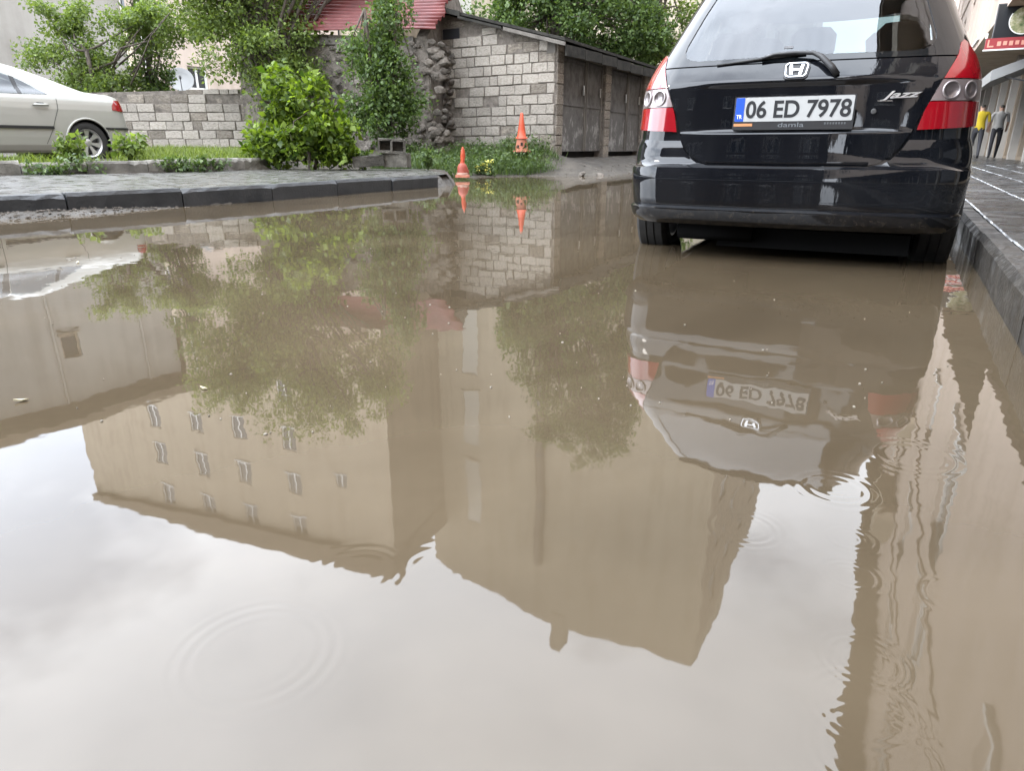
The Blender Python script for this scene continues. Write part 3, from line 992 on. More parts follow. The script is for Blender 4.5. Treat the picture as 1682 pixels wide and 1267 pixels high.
# roof of the shed: tarred sheet, fascia planks
DEP = 6.3
mb = MB()
def rp(s, d, z): return SC0 + GS * s + US * d + Z * z
n = 14
for i in range(n):
    a0, a1 = -0.28 + (GWID + 0.25 + 0.28) * i / n, -0.28 + (GWID + 0.53) * (i + 1) / n
    for (d0, d1) in ((-0.16, 2.0), (2.0, 4.2), (4.2, DEP + .2)):
        z0_, z1_ = roofz(a0), roofz(a1)
        q = [rp(a0, d0, z0_ + .03), rp(a1, d0, z1_ + .03), rp(a1, d1, z1_ + .03), rp(a0, d1, z0_ + .03),
             rp(a0, d0, z0_ + .085), rp(a1, d0, z1_ + .085), rp(a1, d1, z1_ + .085), rp(a0, d1, z0_ + .085)]
        mb.add(q, [(0, 1, 2, 3), (7, 6, 5, 4), (0, 4, 5, 1), (3, 2, 6, 7), (0, 3, 7, 4), (1, 5, 6, 2)])
roof = mb.build('roof', M['tar'], shed)
for (s0, s1, zo, th) in ((-0.3, 1.1, -0.06, 0.07), (1.15, 2.2, -0.045, 0.05), (2.15, 3.2, 0.0, 0.10)):
    mb = MB()
    q = [rp(s0, -0.20, roofz(s0) + zo), rp(s1, -0.20, roofz(s1) + zo), rp(s1, -0.165, roofz(s1) + zo), rp(s0, -0.165, roofz(s0) + zo)]
    q += [p + Z * th for p in q]
    mb.add(q, [(0, 3, 2, 1), (4, 5, 6, 7), (0, 1, 5, 4), (1, 2, 6, 5), (2, 3, 7, 6), (3, 0, 4, 7)])
    mb.build('plank', M['oldwood'] if s0 < 1.1 else M['tar'], roof)
# rafters' fascia along the street eave, a little broken
for k in range(7):
    a = -0.1 + k * 0.95
    mb = MB(); dz = random.uniform(-0.05, 0.03)
    q = [rp(-0.30, a, 2.30 + dz), rp(-0.30, a + 0.93, 2.32 + dz), rp(-0.26, a + 0.93, 2.32 + dz), rp(-0.26, a, 2.30 + dz)]
    q += [p + Z * 0.2 for p in q]
    mb.add(q, [(0, 3, 2, 1), (4, 5, 6, 7), (0, 1, 5, 4), (1, 2, 6, 5), (2, 3, 7, 6), (3, 0, 4, 7)])
    mb.build('plank', M['tar'], roof)
# street front: pillars and doors
def door_mat(name, base, rust, scale):
    m, t, b = new_mat(name)
    c = nd(t, 'ShaderNodeTexCoord')
    mm = nd(t, 'ShaderNodeMapping'); mm.inputs['Scale'].default_value = (2.2, 2.2, 1.5)
    t.links.new(c.outputs['Object'], mm.inputs['Vector'])
    n = nd(t, 'ShaderNodeTexNoise'); n.inputs['Scale'].default_value = scale; n.inputs['Detail'].default_value = 10; n.inputs['Roughness'].default_value = 0.7
    t.links.new(mm.outputs['Vector'], n.inputs['Vector'])
    r = ramp(t, [(0.3, rust), (0.46, base), (0.57, tuple(x * 1.1 for x in base)), (0.63, (0.19, 0.185, 0.175)), (0.75, (0.27, 0.265, 0.25))])
    # scuffs only on the lower half
    sp = nd(t, 'ShaderNodeSeparateXYZ'); t.links.new(c.outputs['Object'], sp.inputs['Vector'])
    mr = nd(t, 'ShaderNodeMapRange'); mr.inputs['From Min'].default_value = 1.6; mr.inputs['From Max'].default_value = 0.9
    mr.inputs['To Min'].default_value = -0.10; mr.inputs['To Max'].default_value = 0.06
    t.links.new(sp.outputs['Z'], mr.inputs['Value'])
    ad = nd(t, 'ShaderNodeMath', operation='ADD')
    t.links.new(n.outputs['Fac'], ad.inputs[0]); t.links.new(mr.outputs['Result'], ad.inputs[1])
    t.links.new(ad.outputs['Value'], r.inputs['Fac'])
    t.links.new(r.outputs['Color'], b.inputs['Base Color'])
    b.inputs['Roughness'].default_value = 0.7
    return m
M['door'] = door_mat('battered_grey_door', (0.078, 0.073, 0.068), (0.035, 0.03, 0.026), 2.6)
FO = SC0
def front(s0, s1, z0, z1, d0, d1):
    """box on the street face: s along the street, d proud of the face"""
    mb = MB()
    q = [FO + US * s + NS * d + Z * z for (s, d, z) in ((s0, d0, z0), (s1, d0, z0), (s1, d1, z0), (s0, d1, z0), (s0, d0, z1), (s1, d0, z1), (s1, d1, z1), (s0, d1, z1))]
    mb.add(q, [(0, 3, 2, 1), (4, 5, 6, 7), (0, 1, 5, 4), (1, 2, 6, 5), (2, 3, 7, 6), (3, 0, 4, 7)])
    return mb
for (s0, s1) in ((0.03, 0.34), (2.75, 3.1), (5.6, 6.2)):
    pl = front(s0, s1, 0.1, 2.5, -0.2, 0.02).build('pillar', M['mortar'], shed)
    z_ = 0.16; k = 0
    while z_ < 2.4:
        p = FO + US * ((s0 + s1) / 2) + NS * 0.0 + Z * (z_ + 0.1)
        link('block', random.choice(BLKD), None, pl, p, (0, 0, math.atan2(US.y, US.x)), (s1 - s0 - 0.004, 0.09, 0.19))
        z_ += 0.2
front(0.34, 6.2, 0.1, 2.5, -0.35, -0.2).build('back_panel', simple('shed_inside', (0.012, 0.011, 0.01), 0.9), shed)
front(0.0, 6.25, 2.33, 2.52, -0.2, -0.0).build('lintel', M['oldwood'], shed)
def door(s0, s1, z0, z1):
    d = front(s0, s1, z0, z1, -0.10, -0.06).build('door', M['door'], shed)
    for s in (s0, s1 - 0.05):
        front(s, s + 0.05, z0, z1, -0.058, -0.03).build('door_stile', M['oldwood'], d)
    for z_ in (z0, (z0 + z1) / 2, z1 - 0.08):
        front(s0 + .052, s1 - .052, z_, z_ + 0.05, -0.058, -0.045).build('door_rail', M['door'], d)
    front(s1 - 0.16, s1 - 0.12, (z0 + z1) / 2 + 0.25, (z0 + z1) / 2 + 0.45, -0.045, -0.015).build('door_handle', simple('worn_steel', (0.5, 0.5, 0.48), 0.35, 0.9), d)
door(0.37, 1.72, 0.44, 2.32); door(1.76, 2.72, 0.44, 2.32); door(3.13, 4.5, 0.42, 2.3); door(4.54, 5.57, 0.42, 2.3)
# rest of the shed box (back and far sides)
prism(shed, 'rear_wall', SC0 + US * 6.2, GS, US, [(0, ZB), (GWID, ZB), (GWID, roofz(GWID) - .04), (0, roofz(0) - .04)], 0.2, M['mortar'], y0=-0.2)
prism(shed, 'rear_wall', SC0 + GS * GWID + US * 0.3, US, GS, [(0, ZB), (5.8, ZB), (5.8, 3.25), (0, 3.25)], 0.2, M['mortar'], y0=0.0)

# ---- outbuilding with red corrugated roof, left of the shed
ob = empty('outbuilding')
tag(ob, 'dark stone outbuilding under a faded red corrugated roof', 'outbuilding')
E0, E1 = Vector((-1.55, 15.45, 2.80)), Vector((-6.4, 16.9, 3.0))
ed = (E1 - E0); elen = ed.length; ed.normalize()
upv = Vector((ed.y * -1, ed.x, 0)); upv = Vector((-ed.y, ed.x, 0)) * (-1 if (-ed.y * 0 + ed.x) < 0 else 1)
upv = Vector((0.28, 0.96, 0)).normalized()
slope = (upv * 0.78 + Z * 0.62).normalized()
nrm = ed.cross(slope).normalized()
if nrm.z < 0: nrm = -nrm
M['redsheet'] = noisy('faded_red_sheet', [(0.3, (0.085, 0.018, 0.017)), (0.55, (0.14, 0.032, 0.030)), (0.78, (0.20, 0.085, 0.075))], 1.8, 7, 0.5, 0.15, 20, rough2=0.35)
mb = MB()
nb_, na_ = 150, 16
SLN = 1.75
for i in range(nb_ + 1):
    b_ = SLN * i / nb_
    for j in range(na_ + 1):
        a = elen * j / na_
        off = 0.030 * math.sin(2 * math.pi * b_ / 0.125) + 0.018 * math.sin(a * 1.7 + b_ * 2)
        shr = 0.05 * math.sin(b_ * 9) if j == 0 else 0
        mb.v.append(tuple(E0 + ed * (a + shr) + slope * b_ + nrm * off))
for i in range(nb_):
    for j in range(na_):
        mb.f.append((i*(na_+1)+j, i*(na_+1)+j+1, (i+1)*(na_+1)+j+1, (i+1)*(na_+1)+j))
ro = mb.build('roof', M['redsheet'], ob, smooth=True)
so = ro.modifiers.new('thickness', 'SOLIDIFY'); so.thickness = 0.006
prism(ob, 'wall', E0 + ed * 0.25 - Z * 2.75 + upv * 0.22, ed, -upv, [(0, 0), (elen - .3, 0), (elen - .3, 2.75), (0, 2.62)], 0.3, M['mortar'])
prism(ob, 'side_wall', E0 + ed * 0.28 + upv * 3.0 - Z * 2.75, -upv, -ed, [(0, 0), (2.8, 0), (2.8, 2.65), (1.2, 3.9), (0, 3.0)], 0.25, M['mortar'])
rs = random.Random(9)
for k in range(190):
    s_, z_ = -0.08 + 3.8 * rs.random() ** 1.3, 0.35 + 2.2 * (k / 190.0)
    sz = rs.uniform(0.12, 0.27)
    p = E0 + ed * s_ - Z * 2.75 + upv * rs.uniform(0.14, 0.22) + Z * z_
    link('stone', rs.choice(STN), None, ob, p, (rs.uniform(-.3, .3), rs.uniform(-.3, .3), math.atan2(ed.y, ed.x) + rs.uniform(-.3, .3)), (sz * 1.35, sz * 0.45, sz * 0.75))
for k, (s0, dz) in enumerate(((0.6, 0), (1.9, -0.03), (3.2, 0.02))):
    mb = MB(); Mx = frame_matrix(E0 + ed * s0 + upv * 0.18 - Z * 0.1, ed, -upv)
    mb.box((0, 0, -0.13 + dz), (1.25, 0.05, 0.0 + dz), Mx); mb.build('eave_board', M['oldwood'], ob)

# ================================================================== VEGETATION
M['bark'] = noisy('bark', [(0.3, (0.05, 0.04, 0.032)), (0.7, (0.12, 0.10, 0.08))], 6, 8, 0.9, 0.9, 20, stretch=(3, 3, 0.6), bdist=0.02)
LEAF = {
    'bright': leaf_mat('bright_bush_leaf', (0.030, 0.062, 0.008), (0.19, 0.265, 0.035), 0.45),
    'mid': leaf_mat('mid_green_leaf', (0.07, 0.11, 0.028), (0.21, 0.27, 0.08), 0.45),
    'dark': leaf_mat('dark_green_leaf', (0.045, 0.08, 0.026), (0.13, 0.19, 0.06), 0.42),
    'grass': leaf_mat('grass_blade', (0.07, 0.105, 0.02), (0.20, 0.25, 0.06), 0.40),
    'weed': leaf_mat('weed_leaf', (0.038, 0.068, 0.022), (0.115, 0.165, 0.055), 0.34),
}
def leaves(centers, radii, per, size, flat=0.35, droop=0.0, seed=1):
    """leaf quads (n,4,3): gaussian clumps, diamond-shaped folded leaves"""
    r_ = np.random.default_rng(seed)
    C = np.repeat(np.asarray(centers, float), per, axis=0)
    Rd = np.repeat(np.asarray(radii, float), per)
    n = len(C)
    d = r_.normal(0, 1, (n, 3))
    d /= np.linalg.norm(d, axis=1)[:, None]
    rr = Rd * r_.random(n) ** 0.5
    P = C + d * rr[:, None] * np.array([1, 1, 0.85])
    # leaf axis and normal
    ax = r_.normal(0, 1, (n, 3)) + d * 0.7
    ax[:, 2] -= droop
    ax /= np.linalg.norm(ax, axis=1)[:, None]
    nm = r_.normal(0, 1, (n, 3)) * (1 - flat) + np.array([0, 0, 1.0]) * flat * 2 + d * 0.5
    nm -= ax * (nm * ax).sum(1)[:, None]
    nm /= np.maximum(np.linalg.norm(nm, axis=1), 1e-6)[:, None]
    sd_ = np.cross(nm, ax)
    L_ = size * (0.35 + 1.2 * r_.random(n) ** 1.4)[:, None]
    Wd = L_ * (0.26 + 0.12 * r_.random(n))[:, None]
    a = P
    b = P + ax * L_ * 0.45 + sd_ * Wd + nm * L_ * 0.10
    c = P + ax * L_ - nm * L_ * 0.08
    e = P + ax * L_ * 0.45 - sd_ * Wd + nm * L_ * 0.10
    return np.stack([a, b, c, e], 1)
def limb(mb, a, b, r0, r1, wob, rs, n=5, seg=7):
    pts, rad = [], []
    for i in range(n + 1):
        f = i / n
        p = Vector(a).lerp(Vector(b), f)
        if 0 < i < n: p += Vector((rs.uniform(-wob, wob), rs.uniform(-wob, wob), rs.uniform(-wob, wob) * .5))
        pts.append(p); rad.append(r0 + (r1 - r0) * f)
    mb.tube(pts, rad, seg)
    return pts
def tree(name, label, base, trunk_h, crown, clumps, per, leaf, mat, trunk_r=0.12, seed=1, crad=(0.35, 0.7), group=None, cat='tree', stems=1, lean=(0, 0), fill=0.55, bark='bark'):
    """crown: list of ellipsoids (x,y,z,rx,ry,rz) relative to base"""
    rs = random.Random(seed)
    root = empty(name, base)
    tag(root, label, cat, group)
    vol = [e[3] * e[4] * e[5] for e in crown]
    cen, rad = [], []
    for k in range(clumps):
        e = rs.choices(crown, vol)[0]
        while True:
            d = Vector((rs.gauss(0, 1), rs.gauss(0, 1), rs.gauss(0, 1))).normalized()
            q = rs.random() ** fill
            p = Vector((e[0] + d.x * e[3] * q, e[1] + d.y * e[4] * q, e[2] + d.z * e[5] * q))
            if p.z > 0.05: break
        cen.append(tuple(p)); rad.append(rs.uniform(*crad))
    mb = MB()
    for s in range(stems):
        off = Vector((rs.uniform(-1, 1), rs.uniform(-1, 1), 0)) * (0.0 if stems == 1 else trunk_r * 3)
        top = Vector((lean[0], lean[1], trunk_h)) + off * 3
        pts = limb(mb, off + Vector((0, 0, -0.15)), top, trunk_r, trunk_r * 0.55, trunk_r * 0.5, rs, 6, 8)
        for k in range(max(5, clumps // (4 * stems))):
            c = cen[rs.randrange(len(cen))]
            st = pts[rs.randrange(2, len(pts))]
            limb(mb, st, c, trunk_r * 0.38, trunk_r * 0.06, 0.12, rs, 4, 5)
    mb.build('trunk', M[bark], root, smooth=True)
    me = quad_mesh('crown', leaves(cen, rad, per, leaf, seed=seed))
    me.materials.append(LEAF[mat])
    o = link('crown', me, None, root)
    return root

# bright bush in front of the garden wall
tree('bush', 'bright green leafy bush at the end of the old kerb', (-3.38, 11.75, 0.16), 0.9,
     [(0, 0, 0.55, 0.85, 0.6, 0.5), (-0.15, 0, 1.05, 0.55, 0.5, 0.42), (-0.62, 0, 0.45, 0.36, 0.45, 0.4), (0.55, 0.05, 0.5, 0.4, 0.45, 0.42), (-0.25, 0, 1.35, 0.25, 0.3, 0.22), (0.3, 0, 1.22, 0.22, 0.3, 0.22)],
     120, 62, 0.105, 'bright', 0.03, seed=3, crad=(0.12, 0.26), cat='bush', stems=5)
# darker young tree between bush and shed
tree('young_tree', 'dark green young tree growing in front of the red roof', (-2.55, 14.5, 0.35), 2.6,
     [(0, 0, 1.0, 0.85, 0.7, 0.9), (-0.1, 0, 1.9, 0.7, 0.6, 0.7), (0.2, 0, 2.6, 0.45, 0.45, 0.6), (0.22, 0, 3.15, 0.24, 0.26, 0.4)],
     150, 120, 0.07, 'dark', 0.05, seed=8, crad=(0.16, 0.36), stems=3)
# big tree left of the red roof, over the end of the garden wall
tree('tree', 'large green tree left of the red corrugated roof', (-5.6, 16.3, 0.35), 4.0,
     [(0.1, 0, 2.5, 1.55, 1.1, 1.1), (-0.5, 0, 4.0, 2.0, 1.3, 1.2), (0.5, 0.3, 5.2, 2.1, 1.4, 1.1), (2.0, 0.6, 4.7, 1.1, 1.0, 0.9), (-1.5, 0, 4.6, 1.1, 1.1, 1.0), (0.5, -0.1, 1.45, 1.15, 0.9, 0.65)],
     270, 210, 0.080, 'mid', 0.15, seed=21, crad=(0.25, 0.55), lean=(0.3, 0))
# lighter tree above the sedan's boot
tree('tree', 'pale green spreading tree above the boot of the silver sedan', (-10.3, 18.4, 0.3), 2.4,
     [(-0.3, 0, 2.0, 1.35, 0.9, 0.8), (-0.4, 0, 3.0, 0.9, 0.9, 0.75), (0.25, -0.2, 1.6, 0.75, 0.7, 0.5), (2.2, 0, 3.2, 1.2, 0.8, 0.55), (1.2, 0.2, 2.9, 1.0, 0.8, 0.55), (-1.4, 0, 2.35, 0.7, 0.6, 0.35)],
     140, 170, 0.075, 'mid', 0.09, seed=33, crad=(0.2, 0.4), stems=2)
# small shrub low behind the sedan roof
tree('bush', 'small yellowish shrub behind the roof of the silver sedan', (-11.3, 17.6, 0.3), 1.0,
     [(0, 0, 1.2, 0.55, 0.5, 0.45), (0.3, 0, 0.7, 0.8, 0.6, 0.5)], 34, 70, 0.10, 'bright', 0.03, seed=35, crad=(0.15, 0.3), cat='bush', stems=3)
# dark conifer-like tree between
tree('tree', 'narrow dark tree rising against the grey house wall', (-9.6, 19.7, 0.3), 4.5,
     [(0, 0, 3.4, 0.62, 0.6, 2.0), (0, 0, 1.6, 0.8, 0.6, 1.0)], 80, 100, 0.09, 'dark', 0.09, seed=41, crad=(0.2, 0.4))
# trees behind the shed
tree('tree', 'tall dark leafy tree behind the shed roof', (1.3, 22.6, 0.3), 6.0,
     [(0.6, 0, 4.2, 2.5, 1.4, 1.5), (0.9, 0, 6.6, 2.3, 1.5, 1.7), (1.3, 0, 8.7, 1.9, 1.4, 1.5), (-0.9, 0, 5.2, 1.3, 1.2, 1.2), (2.6, 0, 3.4, 1.3, 1.0, 1.1), (-1.6, 0, 3.6, 1.2, 1.0, 0.9), (1.6, 0, 3.0, 1.6, 1.0, 0.8)],
     360, 190, 0.105, 'dark', 0.16, seed=51, crad=(0.28, 0.6))
tree('tree', 'leafy tree with dark trunk beside the black hatchback', (4.4, 23.6, 0.3), 6.5,
     [(0, 0, 3.3, 1.0, 0.9, 0.8), (-0.3, 0, 5.8, 1.5, 1.2, 1.3), (0.5, 0, 2.3, 1.2, 0.9, 0.8), (-0.2, 0, 7.6, 1.3, 1.2, 1.2), (-0.6, 0, 4.3, 1.3, 1.0, 0.9), (1.0, 0, 3.9, 0.9, 0.9, 0.9)], 170, 150, 0.10, 'mid', 0.13, seed=61, crad=(0.25, 0.5))
# tree at the left edge: only a branch shows, mirrored in the puddle
tree('tree', 'tree at the left edge seen only as a mirrored branch', (-16.4, 17.2, 0.3), 6.0,
     [(0.6, 0, 7.2, 1.5, 1.2, 1.0), (-1.0, 0, 6.2, 1.5, 1.4, 1.6)], 60, 110, 0.13, 'dark', 0.12, seed=71, crad=(0.2, 0.45))

# ---- grasses and weeds: nobody could count them
def blades(xy, hmin, hmax, wdt, seed, zf=gh, lean=0.35):
    r_ = np.random.default_rng(seed)
    xy = np.asarray(xy, float)
    n = len(xy)
    z = ground_h(xy[:, 0], xy[:, 1])
    P = np.stack([xy[:, 0], xy[:, 1], z - 0.01], 1)
    h = hmin + (hmax - hmin) * r_.random(n) ** 1.7
    a = r_.random(n) * 2 * np.pi
    sd_ = np.stack([np.cos(a), np.sin(a), np.zeros(n)], 1) * wdt
    tl = np.stack([r_.normal(0, lean, n), r_.normal(0, lean, n), np.ones(n)], 1) * h[:, None]
    mid = P + tl * 0.5 + np.array([0, 0, 1]) * (h * 0.06)[:, None]
    top = P + tl + np.stack([r_.normal(0, .15, n), r_.normal(0, .15, n), np.zeros(n) - .1], 1) * h[:, None]
    q1 = np.stack([P - sd_, P + sd_, mid + sd_ * .8, mid - sd_ * .8], 1)
    q2 = np.stack([mid - sd_ * .8, mid + sd_ * .8, top + sd_ * .08, top - sd_ * .08], 1)
    return np.concatenate([q1, q2], 0)
def region(n, poly, seed):
    r_ = np.random.default_rng(seed)
    px = [p[0] for p in poly]; py = [p[1] for p in poly]
    out = []
    while len(out) < n:
        x = r_.uniform(min(px), max(px), n); y = r_.uniform(min(py), max(py), n)
        ok = seg_sd(x, y, poly) > 0
        # patchy growth
        ok &= (np.sin(x * 3.1 + 1.7 * np.sin(y * 2.3)) + np.sin(y * 3.7 + x * 1.3) + r_.normal(0, 0.9, n)) > -0.6
        out += list(zip(x[ok], y[ok]))
    return out[:n]
def stuff(name, label, cat, P, mat):
    me = quad_mesh(name, P)
    me.materials.append(LEAF[mat])
    return tag(link(name, me), label, cat, kind='stuff')
stuff('grass', 'short yellowish grass between the old kerb and the garden wall', 'grass',
      np.concatenate([blades(region(15000, [(-8.5, 12.5), (-4.4, 11.6), (-3.0, 14.5), (-5.0, 16.9), (-10.5, 16.9)], 5), 0.05, 0.24, 0.006, 6),
                      blades(region(3500, [(-8.6, 7.8), (-6.6, 9.1), (-4.5, 10.9), (-4.1, 11.6), (-4.6, 11.9), (-8.7, 8.6)], 7), 0.04, 0.20, 0.006, 8)]), 'grass')
stuff('weeds', 'dark weeds and grass on the bank in front of the shed', 'weeds',
      np.concatenate([blades(region(9000, [(-2.6, 13.0), (-1.6, 12.9), (-0.6, 13.55), (0.3, 13.75), (1.0, 14.2), (1.1, 14.7), (0.75, 15.1), (-1.9, 16.2), (-2.7, 15)], 9), 0.05, 0.36, 0.006, 10, lean=0.55),
                      leaves([(x, y, gh(x, y) + random.uniform(0.02, 0.3)) for x, y in region(330, [(-2.5, 13.2), (-0.9, 13.5), (0.7, 14.0), (0.8, 15.0), (-1.9, 16.1)], 12)], [0.17] * 330, 22, 0.05, seed=13)]), 'weed')
KC = [(p.x + random.uniform(-.06, .06), p.y - random.uniform(-.04, .16), 0.17 + 0.2 * random.random())
      for p in resample(K2[1:], 0.03) if math.sin(p.x * 5.0) + random.uniform(-.8, .8) > 0.3]
stuff('ground_cover', 'low green plants sprouting along the old kerb', 'plants', leaves(KC, [0.10] * len(KC), 26, 0.06, seed=15), 'weed')
def plant(label, x, y, h, n, sz, mat, seed, group=None, z=None):
    rs = random.Random(seed)
    z0 = gh(x, y) if z is None else z
    root = empty('plant', (x, y, z0)); tag(root, label, 'plant', group)
    mb = MB(); cen = []
    for k in range(n):
        a = rs.uniform(0, 6.28); r_ = rs.uniform(0.1, 0.45) * h
        tip = Vector((r_ * math.cos(a), r_ * math.sin(a), h * rs.uniform(.6, 1.0)))
        mb.tube([(0, 0, -0.03), tip * 0.5 + Vector((0, 0, .03)), tip], [0.008, 0.006, 0.003], 5)
        for q in (0.45, 0.7, 1.0): cen.append(tuple(tip * q))
    mb.build('stem', LEAF['weed'], root)
    me = quad_mesh('foliage', leaves(cen, [h * 0.22] * len(cen), 14, sz, seed=seed)); me.materials.append(LEAF[mat])
    link('foliage', me, None, root)
plant('leafy weed in front of the silver sedan door sill', -6.05, 9.75, 0.36, 7, 0.085, 'mid', 1)
plant('leafy weed hiding the foot of the silver sedan rear wheel', -5.55, 10.35, 0.42, 7, 0.085, 'mid', 2)
plant('dry weed clump at the left end of the old kerb', -6.75, 8.72, 0.28, 7, 0.06, 'weed', 3)
plant('tall weed growing behind the far end of the grass verge', -4.9, 13.6, 0.5, 6, 0.08, 'mid', 4)
plant('weed tuft between cinder blocks and the bush', -2.5, 11.9, 0.3, 6, 0.07, 'bright', 5)
plant('weed tuft right of the cinder blocks', -1.45, 12.3, 0.34, 7, 0.07, 'weed', 6)
# yellow-flowering clump by the small cone
yf = empty('flower_clump', (-0.52, 13.55, gh(-0.52, 13.55))); tag(yf, 'yellow flowering clump between the two traffic cones', 'flowers')
rs = random.Random(3)
me = quad_mesh('foliage', leaves([(rs.uniform(-.16, .16), rs.uniform(-.1, .1), rs.uniform(.03, .2)) for _ in range(14)], [0.09] * 14, 30, 0.06, seed=5)); me.materials.append(LEAF['weed']); link('foliage', me, None, yf)
me = quad_mesh('blossom', leaves([(rs.uniform(-.14, .14), rs.uniform(-.14, .0), rs.uniform(.08, .27)) for _ in range(16)], [0.03] * 16, 9, 0.035, seed=6))
me.materials.append(simple('yellow_petal', (0.52, 0.48, 0.10), 0.7)); link('blossom', me, None, yf)

# ================================================================== STREET THINGS
M['orange'] = noisy('orange_cone_plastic', [(0.3, (0.38, 0.048, 0.018)), (0.7, (0.47, 0.075, 0.03))], 6, 6, 0.5, 0.1)
M['orangefade'] = noisy('faded_cone_plastic', [(0.3, (0.30, 0.095, 0.055)), (0.7, (0.42, 0.17, 0.11))], 8, 7, 0.65, 0.2)
M['slotshade'] = simple('slot_shade', (0.02, 0.015, 0.012), 0.9)
def cone(label, x, y, z, H, rb, crumple, seed):
    rs = random.Random(seed)
    root = empty('traffic_cone', (x, y, z)); tag(root, label, 'traffic cone', 'orange traffic cones on the bank')
    mb = MB()
    a = rb * 1.35
    pts = []
    for k in range(24):
        ang = 2 * math.pi * k / 24
        c, s = math.cos(ang), math.sin(ang)
        q = a / max(abs(c), abs(s)) * 0.92
        pts.append((min(q, a * 1.12) * c, min(q, a * 1.12) * s))
    lo = [Vector((p[0], p[1], 0.0)) for p in pts]; hi = [Vector((p[0] * .96, p[1] * .96, 0.028 + (0.02 * rs.random() if crumple else 0))) for p in pts]
    n = 24
    mb.add(lo + hi, [tuple(range(n))[::-1], tuple(n + k for k in range(n))] + [(k, (k+1) % n, n+(k+1) % n, n+k) for k in range(n)])
    mb.build('base', M['orangefade'], root)
    if crumple:
        lower = [(rb * 0.95, 0.028), (rb * 0.98, 0.10), (rb * 0.80, 0.17), (rb * 0.62, 0.215), (rb * 0.36, 0.235)]
        upper = [(rb * 0.36, 0.236), (rb * 0.33, 0.28), (rb * 0.42, 0.36), (rb * 0.30, 0.44), (rb * 0.10, H)]
        lm, um = noisy('dull_red_plastic', [(0.3, (0.20, 0.035, 0.02)), (0.7, (0.30, 0.06, 0.035))], 9, 6, 0.6, 0.2), M['orange']
    else:
        lower = [(rb * 0.92, 0.028), (rb * 0.84, 0.10), (rb * 0.72, 0.19), (rb * 0.66, 0.26)]
        upper = [(rb * 0.86, 0.255), (rb * 0.80, 0.275), (rb * 0.62, 0.29), (rb * 0.50, 0.42), (rb * 0.34, 0.57), (rb * 0.20, H - 0.01), (rb * 0.12, H), (0.001, H)]
        lm, um = M['orangefade'], M['orange']
    for nm, pr, mt in (('lower_cone', lower, lm), ('upper_cone', upper, um)):
        m2 = MB(); m2.lathe(pr, 24)
        if crumple:
            m2.v = [(v[0] * (1 + 0.16 * math.sin(3 * math.atan2(v[1], v[0]) + v[2] * 20)) + 0.03 * v[2], v[1] * (1 + .1 * math.sin(v[2] * 31)), v[2]) for v in m2.v]
        m2.build(nm, mt, root, smooth=True)
    if not crumple:
        for ang, zz in ((-1.57, 0.15), (-2.2, 0.1), (-0.9, 0.11)):
            m2 = MB(); r0 = rb * 0.80
            m2.box((-0.022, -0.012, -0.03), (0.022, 0.012, 0.03), Matrix.Translation((r0 * math.cos(ang), r0 * math.sin(ang), zz)) @ Matrix.Rotation(ang + math.pi / 2, 4, 'Z'))
            m2.build('slot_mark', M['slotshade'], root)  # solid dark box, its colour stands for the shade in a slot
    else:
        m2 = MB(); m2.lathe([(rb * 1.02, 0.03), (rb * 1.03, 0.035), (rb * 1.02, 0.075), (rb * 0.98, 0.08)], 24); m2.build('reflective_band', simple('pale_band', (0.36, 0.22, 0.17), 0.6), root, smooth=True)
cone('tall orange traffic cone with faded slotted foot on the weedy bank', 0.195, 14.55, 0.44, 0.74, 0.145, False, 1)
cone('small crumpled orange cone at the water edge by the kerb end', -0.86, 12.3, 0.04, 0.50, 0.10, True, 2)

